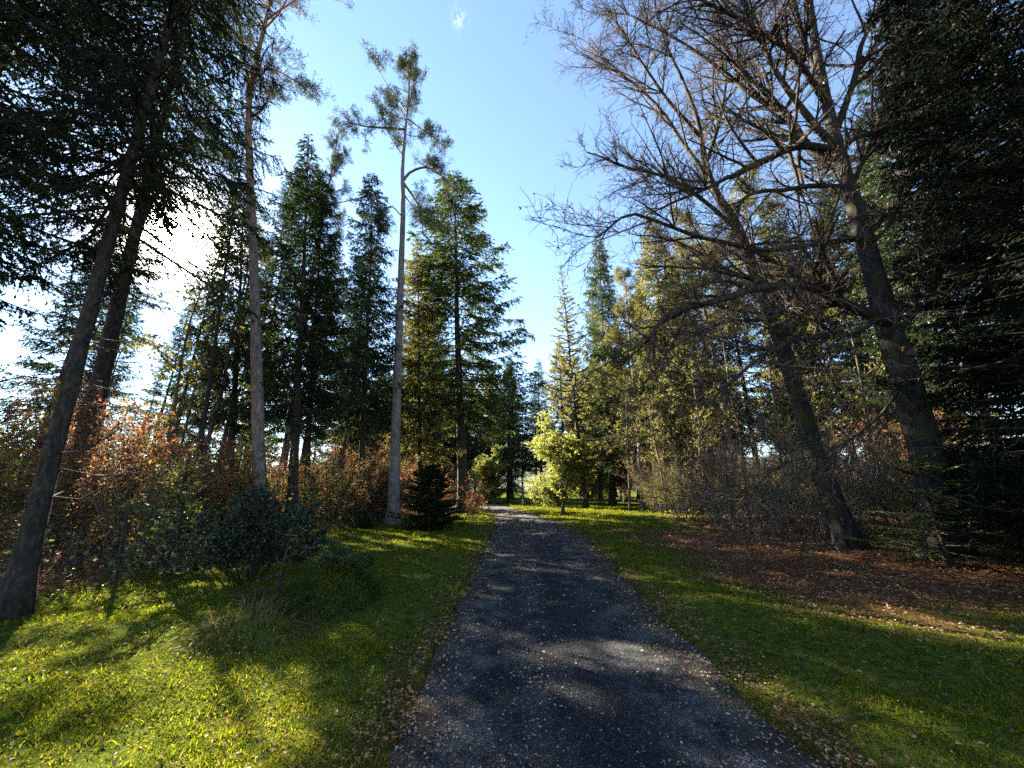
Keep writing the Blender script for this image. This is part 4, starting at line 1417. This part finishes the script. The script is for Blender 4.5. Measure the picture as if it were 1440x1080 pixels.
# ---- dry long grass
def grass_tuft(name, label, x0, y0, n, rad, ln, mat, lean):
    rg = np.random.RandomState(int(abs(x0 * 100)) + n)
    t = thing(name, label, 'grass tuft', (x0, y0, gh(x0, y0)))
    mb = MB()
    a = rg.uniform(0, 6.283, n)
    q = rad * np.sqrt(rg.uniform(0, 1, n))
    x, y = q * np.cos(a), q * np.sin(a)
    z = height(x0 + x, y0 + y) - gh(x0, y0) - 0.01
    P = np.stack([x, y, z], 1)
    D = nrm(np.stack([x / rad * 0.7 + rg.normal(lean[0], 0.35, n), y / rad * 0.7 + rg.normal(lean[1], 0.35, n), np.ones(n) * 0.9], 1))
    L = ln * rg.uniform(0.5, 1.3, n)
    wd = rg.uniform(0.003, 0.007, n)
    prev, pd = P, D
    S = nrm(np.cross(D, [0, 0, 1.0]) + 0.2 * rg.normal(size=(n, 3)))
    rings = []
    for i, f in enumerate((1.0, 0.9, 0.65, 0.1)):
        hw = S * (wd * f)[:, None]
        rings += [prev - hw, prev + hw]
        prev = prev + pd * (L / 3)[:, None]
        pd = nrm(pd + np.array([0, 0, -0.55]))
    V = np.stack(rings, 1).reshape(-1, 3)
    b = (np.arange(n) * 8)[:, None]
    mb.add(V, b + np.array([[0, 1, 3, 2]]), 0)
    mb.f.append((b + np.array([[2, 3, 5, 4]]), 0, False))
    mb.f.append((b + np.array([[4, 5, 7, 6]]), 0, False))
    obj('blades', mb, [mat], t)
    return t


grass_tuft('grass_tuft', 'long dry pale grass leaning on the lawn in front of the mossy mound', -2.85, 4.75, 420, 0.6, 0.2, G_DRY, (0.35, -0.2))
grass_tuft('grass_tuft', 'long dark green grass hanging over the mossy mound', -2.5, 5.75, 1500, 0.66, 0.27, G_TUFT, (0.1, -0.4))
grass_tuft('grass_tuft', 'dry yellowish grass around the thin sapling by the mound', -3.5, 6.3, 500, 0.5, 0.26, G_DRY, (0.1, 0.0))


# ---- thin sapling in front of the dark bush
def sapling():
    rg = np.random.RandomState(5)
    b = np.array([-3.45, 6.1, gh(-3.45, 6.1)])
    t = thing('bare_sapling', 'thin leafless sapling in front of the wide dark bush', 'tree', tuple(b))
    m = MB()
    C = spline([(0, 0, -.1), (0.02, 0, .35), (0.06, 0, .8), (0.12, 0.03, 1.3)], 14)
    tube(m, C, np.linspace(0.022, 0.006, 14), 7, 0, 0.05, rg)
    obj('trunk', m, [B_BEECH], t)
    S, T = [], []
    for q in range(2, 14):
        grow(S, T, C[q], nrm(rg.normal(size=3) + [0, 0, 0.5]), rg.uniform(0.15, 0.4), 0.006, 1, 2, 3, 0.5, 0.7, 0.15, 0.05, rg, 4, 0.2)
    A, B, ra, rb, lv = seg_arrays(S)
    m = MB()
    sticks(m, A, B, np.maximum(ra, .002), np.maximum(rb, .0015), 0, 4)
    obj('crown', m, [B_TWIG], t)


sapling()


# ---- stake in the left lawn edge
def stake():
    a = at(163, 820, 6.9)
    b = at(180, 712, 6.9)
    a[2] = gh(a[0], a[1])
    t = thing('wooden_stake', 'thin dark wooden stake leaning at the left lawn edge', 'stake', tuple(a))
    d = b - a
    m = MB()
    C = spline([-d * 0.1, d * 0.3 + [0.008, 0, 0], d * 0.7 + [-0.006, 0, 0], d], 12)
    tube(m, C, np.linspace(0.032, 0.022, 12), 9, 0, 0.05, np.random.RandomState(3))
    obj('shaft', m, [B_SPRUCE], t)
    m = MB()
    e = d * 0.82
    tube(m, [e, e + [0.05, 0, 0.06], e + [0.11, 0.01, 0.09]], [0.011, 0.009, 0.006], 6)
    obj('twig_stub', m, [B_SPRUCE], t)


stake()

# ---- lamps
DARK = plain('dark_iron', (0.018, 0.020, 0.022), 0.45, 0.6)
PALEM = plain('sunlit_metal', (0.42, 0.42, 0.40), 0.5, 0.2)  # paler copy of the lamp metal, sunlight put into its colour
GLASS = plain('milky_glass', (0.30, 0.31, 0.31), 0.25)


def lathe(mb, prof, sides=14, c=(0, 0, 0)):
    P = np.array([[c[0], c[1], c[2] + z] for r, z in prof])
    r = np.array([r for r, z in prof])
    an = np.arange(sides) / sides * 6.28318
    V = P[:, None] + np.stack([np.cos(an), np.sin(an), an * 0], 1)[None] * r[:, None, None]
    i = np.arange(sides)
    j = (i + 1) % sides
    q = np.stack([i, j, j + sides, i + sides], 1)
    mb.add(V.reshape(-1, 3), ((np.arange(len(P) - 1) * sides)[:, None, None] + q[None]).reshape(-1, 4), 0, True)


def lamp(label, x, y, h, mat):
    t = thing('garden_lamp', label, 'lamp post', (x, y, gh(x, y)), 0.4, h / 2.35)
    m = MB()
    lathe(m, [(0.0, -0.05), (0.26, -0.05), (0.26, 0.06), (0.17, 0.10), (0.13, 0.25), (0.10, 0.5), (0.075, 0.62), (0.0, 0.62)])
    obj('base', m, [mat], t)
    m = MB()
    lathe(m, [(0.05, 0.6), (0.05, 0.66), (0.042, 0.68), (0.038, 1.9), (0.06, 1.93), (0.06, 1.97), (0.0, 1.98)])
    obj('pole', m, [mat], t)
    m = MB()
    lathe(m, [(0.0, 1.96), (0.09, 1.965), (0.10, 2.0), (0.0, 2.005)], 6)
    for q in range(6):
        a = q * math.pi / 3
        sticks(m, [[0.095 * math.cos(a), 0.095 * math.sin(a), 1.99]], [[0.135 * math.cos(a), 0.135 * math.sin(a), 2.22]], 0.009, 0.009, 0, 4)
    ln = obj('lantern', m, [mat], t)
    m = MB()
    lathe(m, [(0.0, 2.005), (0.086, 2.006), (0.125, 2.215), (0.0, 2.217)], 6)
    obj('pane', m, [GLASS], ln)
    m = MB()
    lathe(m, [(0.0, 2.218), (0.165, 2.219), (0.165, 2.235), (0.09, 2.29), (0.03, 2.32), (0.025, 2.34), (0.0, 2.36)], 12)
    obj('cap', m, [mat], ln)


lamp('dark iron garden lamp on the sunlit lawn right of the road', gx(792, 26.0), 26.0, 2.35, DARK)
lamp('pale garden lamp far off at the end of the road', gx(735, 48.0), 48.0, 2.3, PALEM)
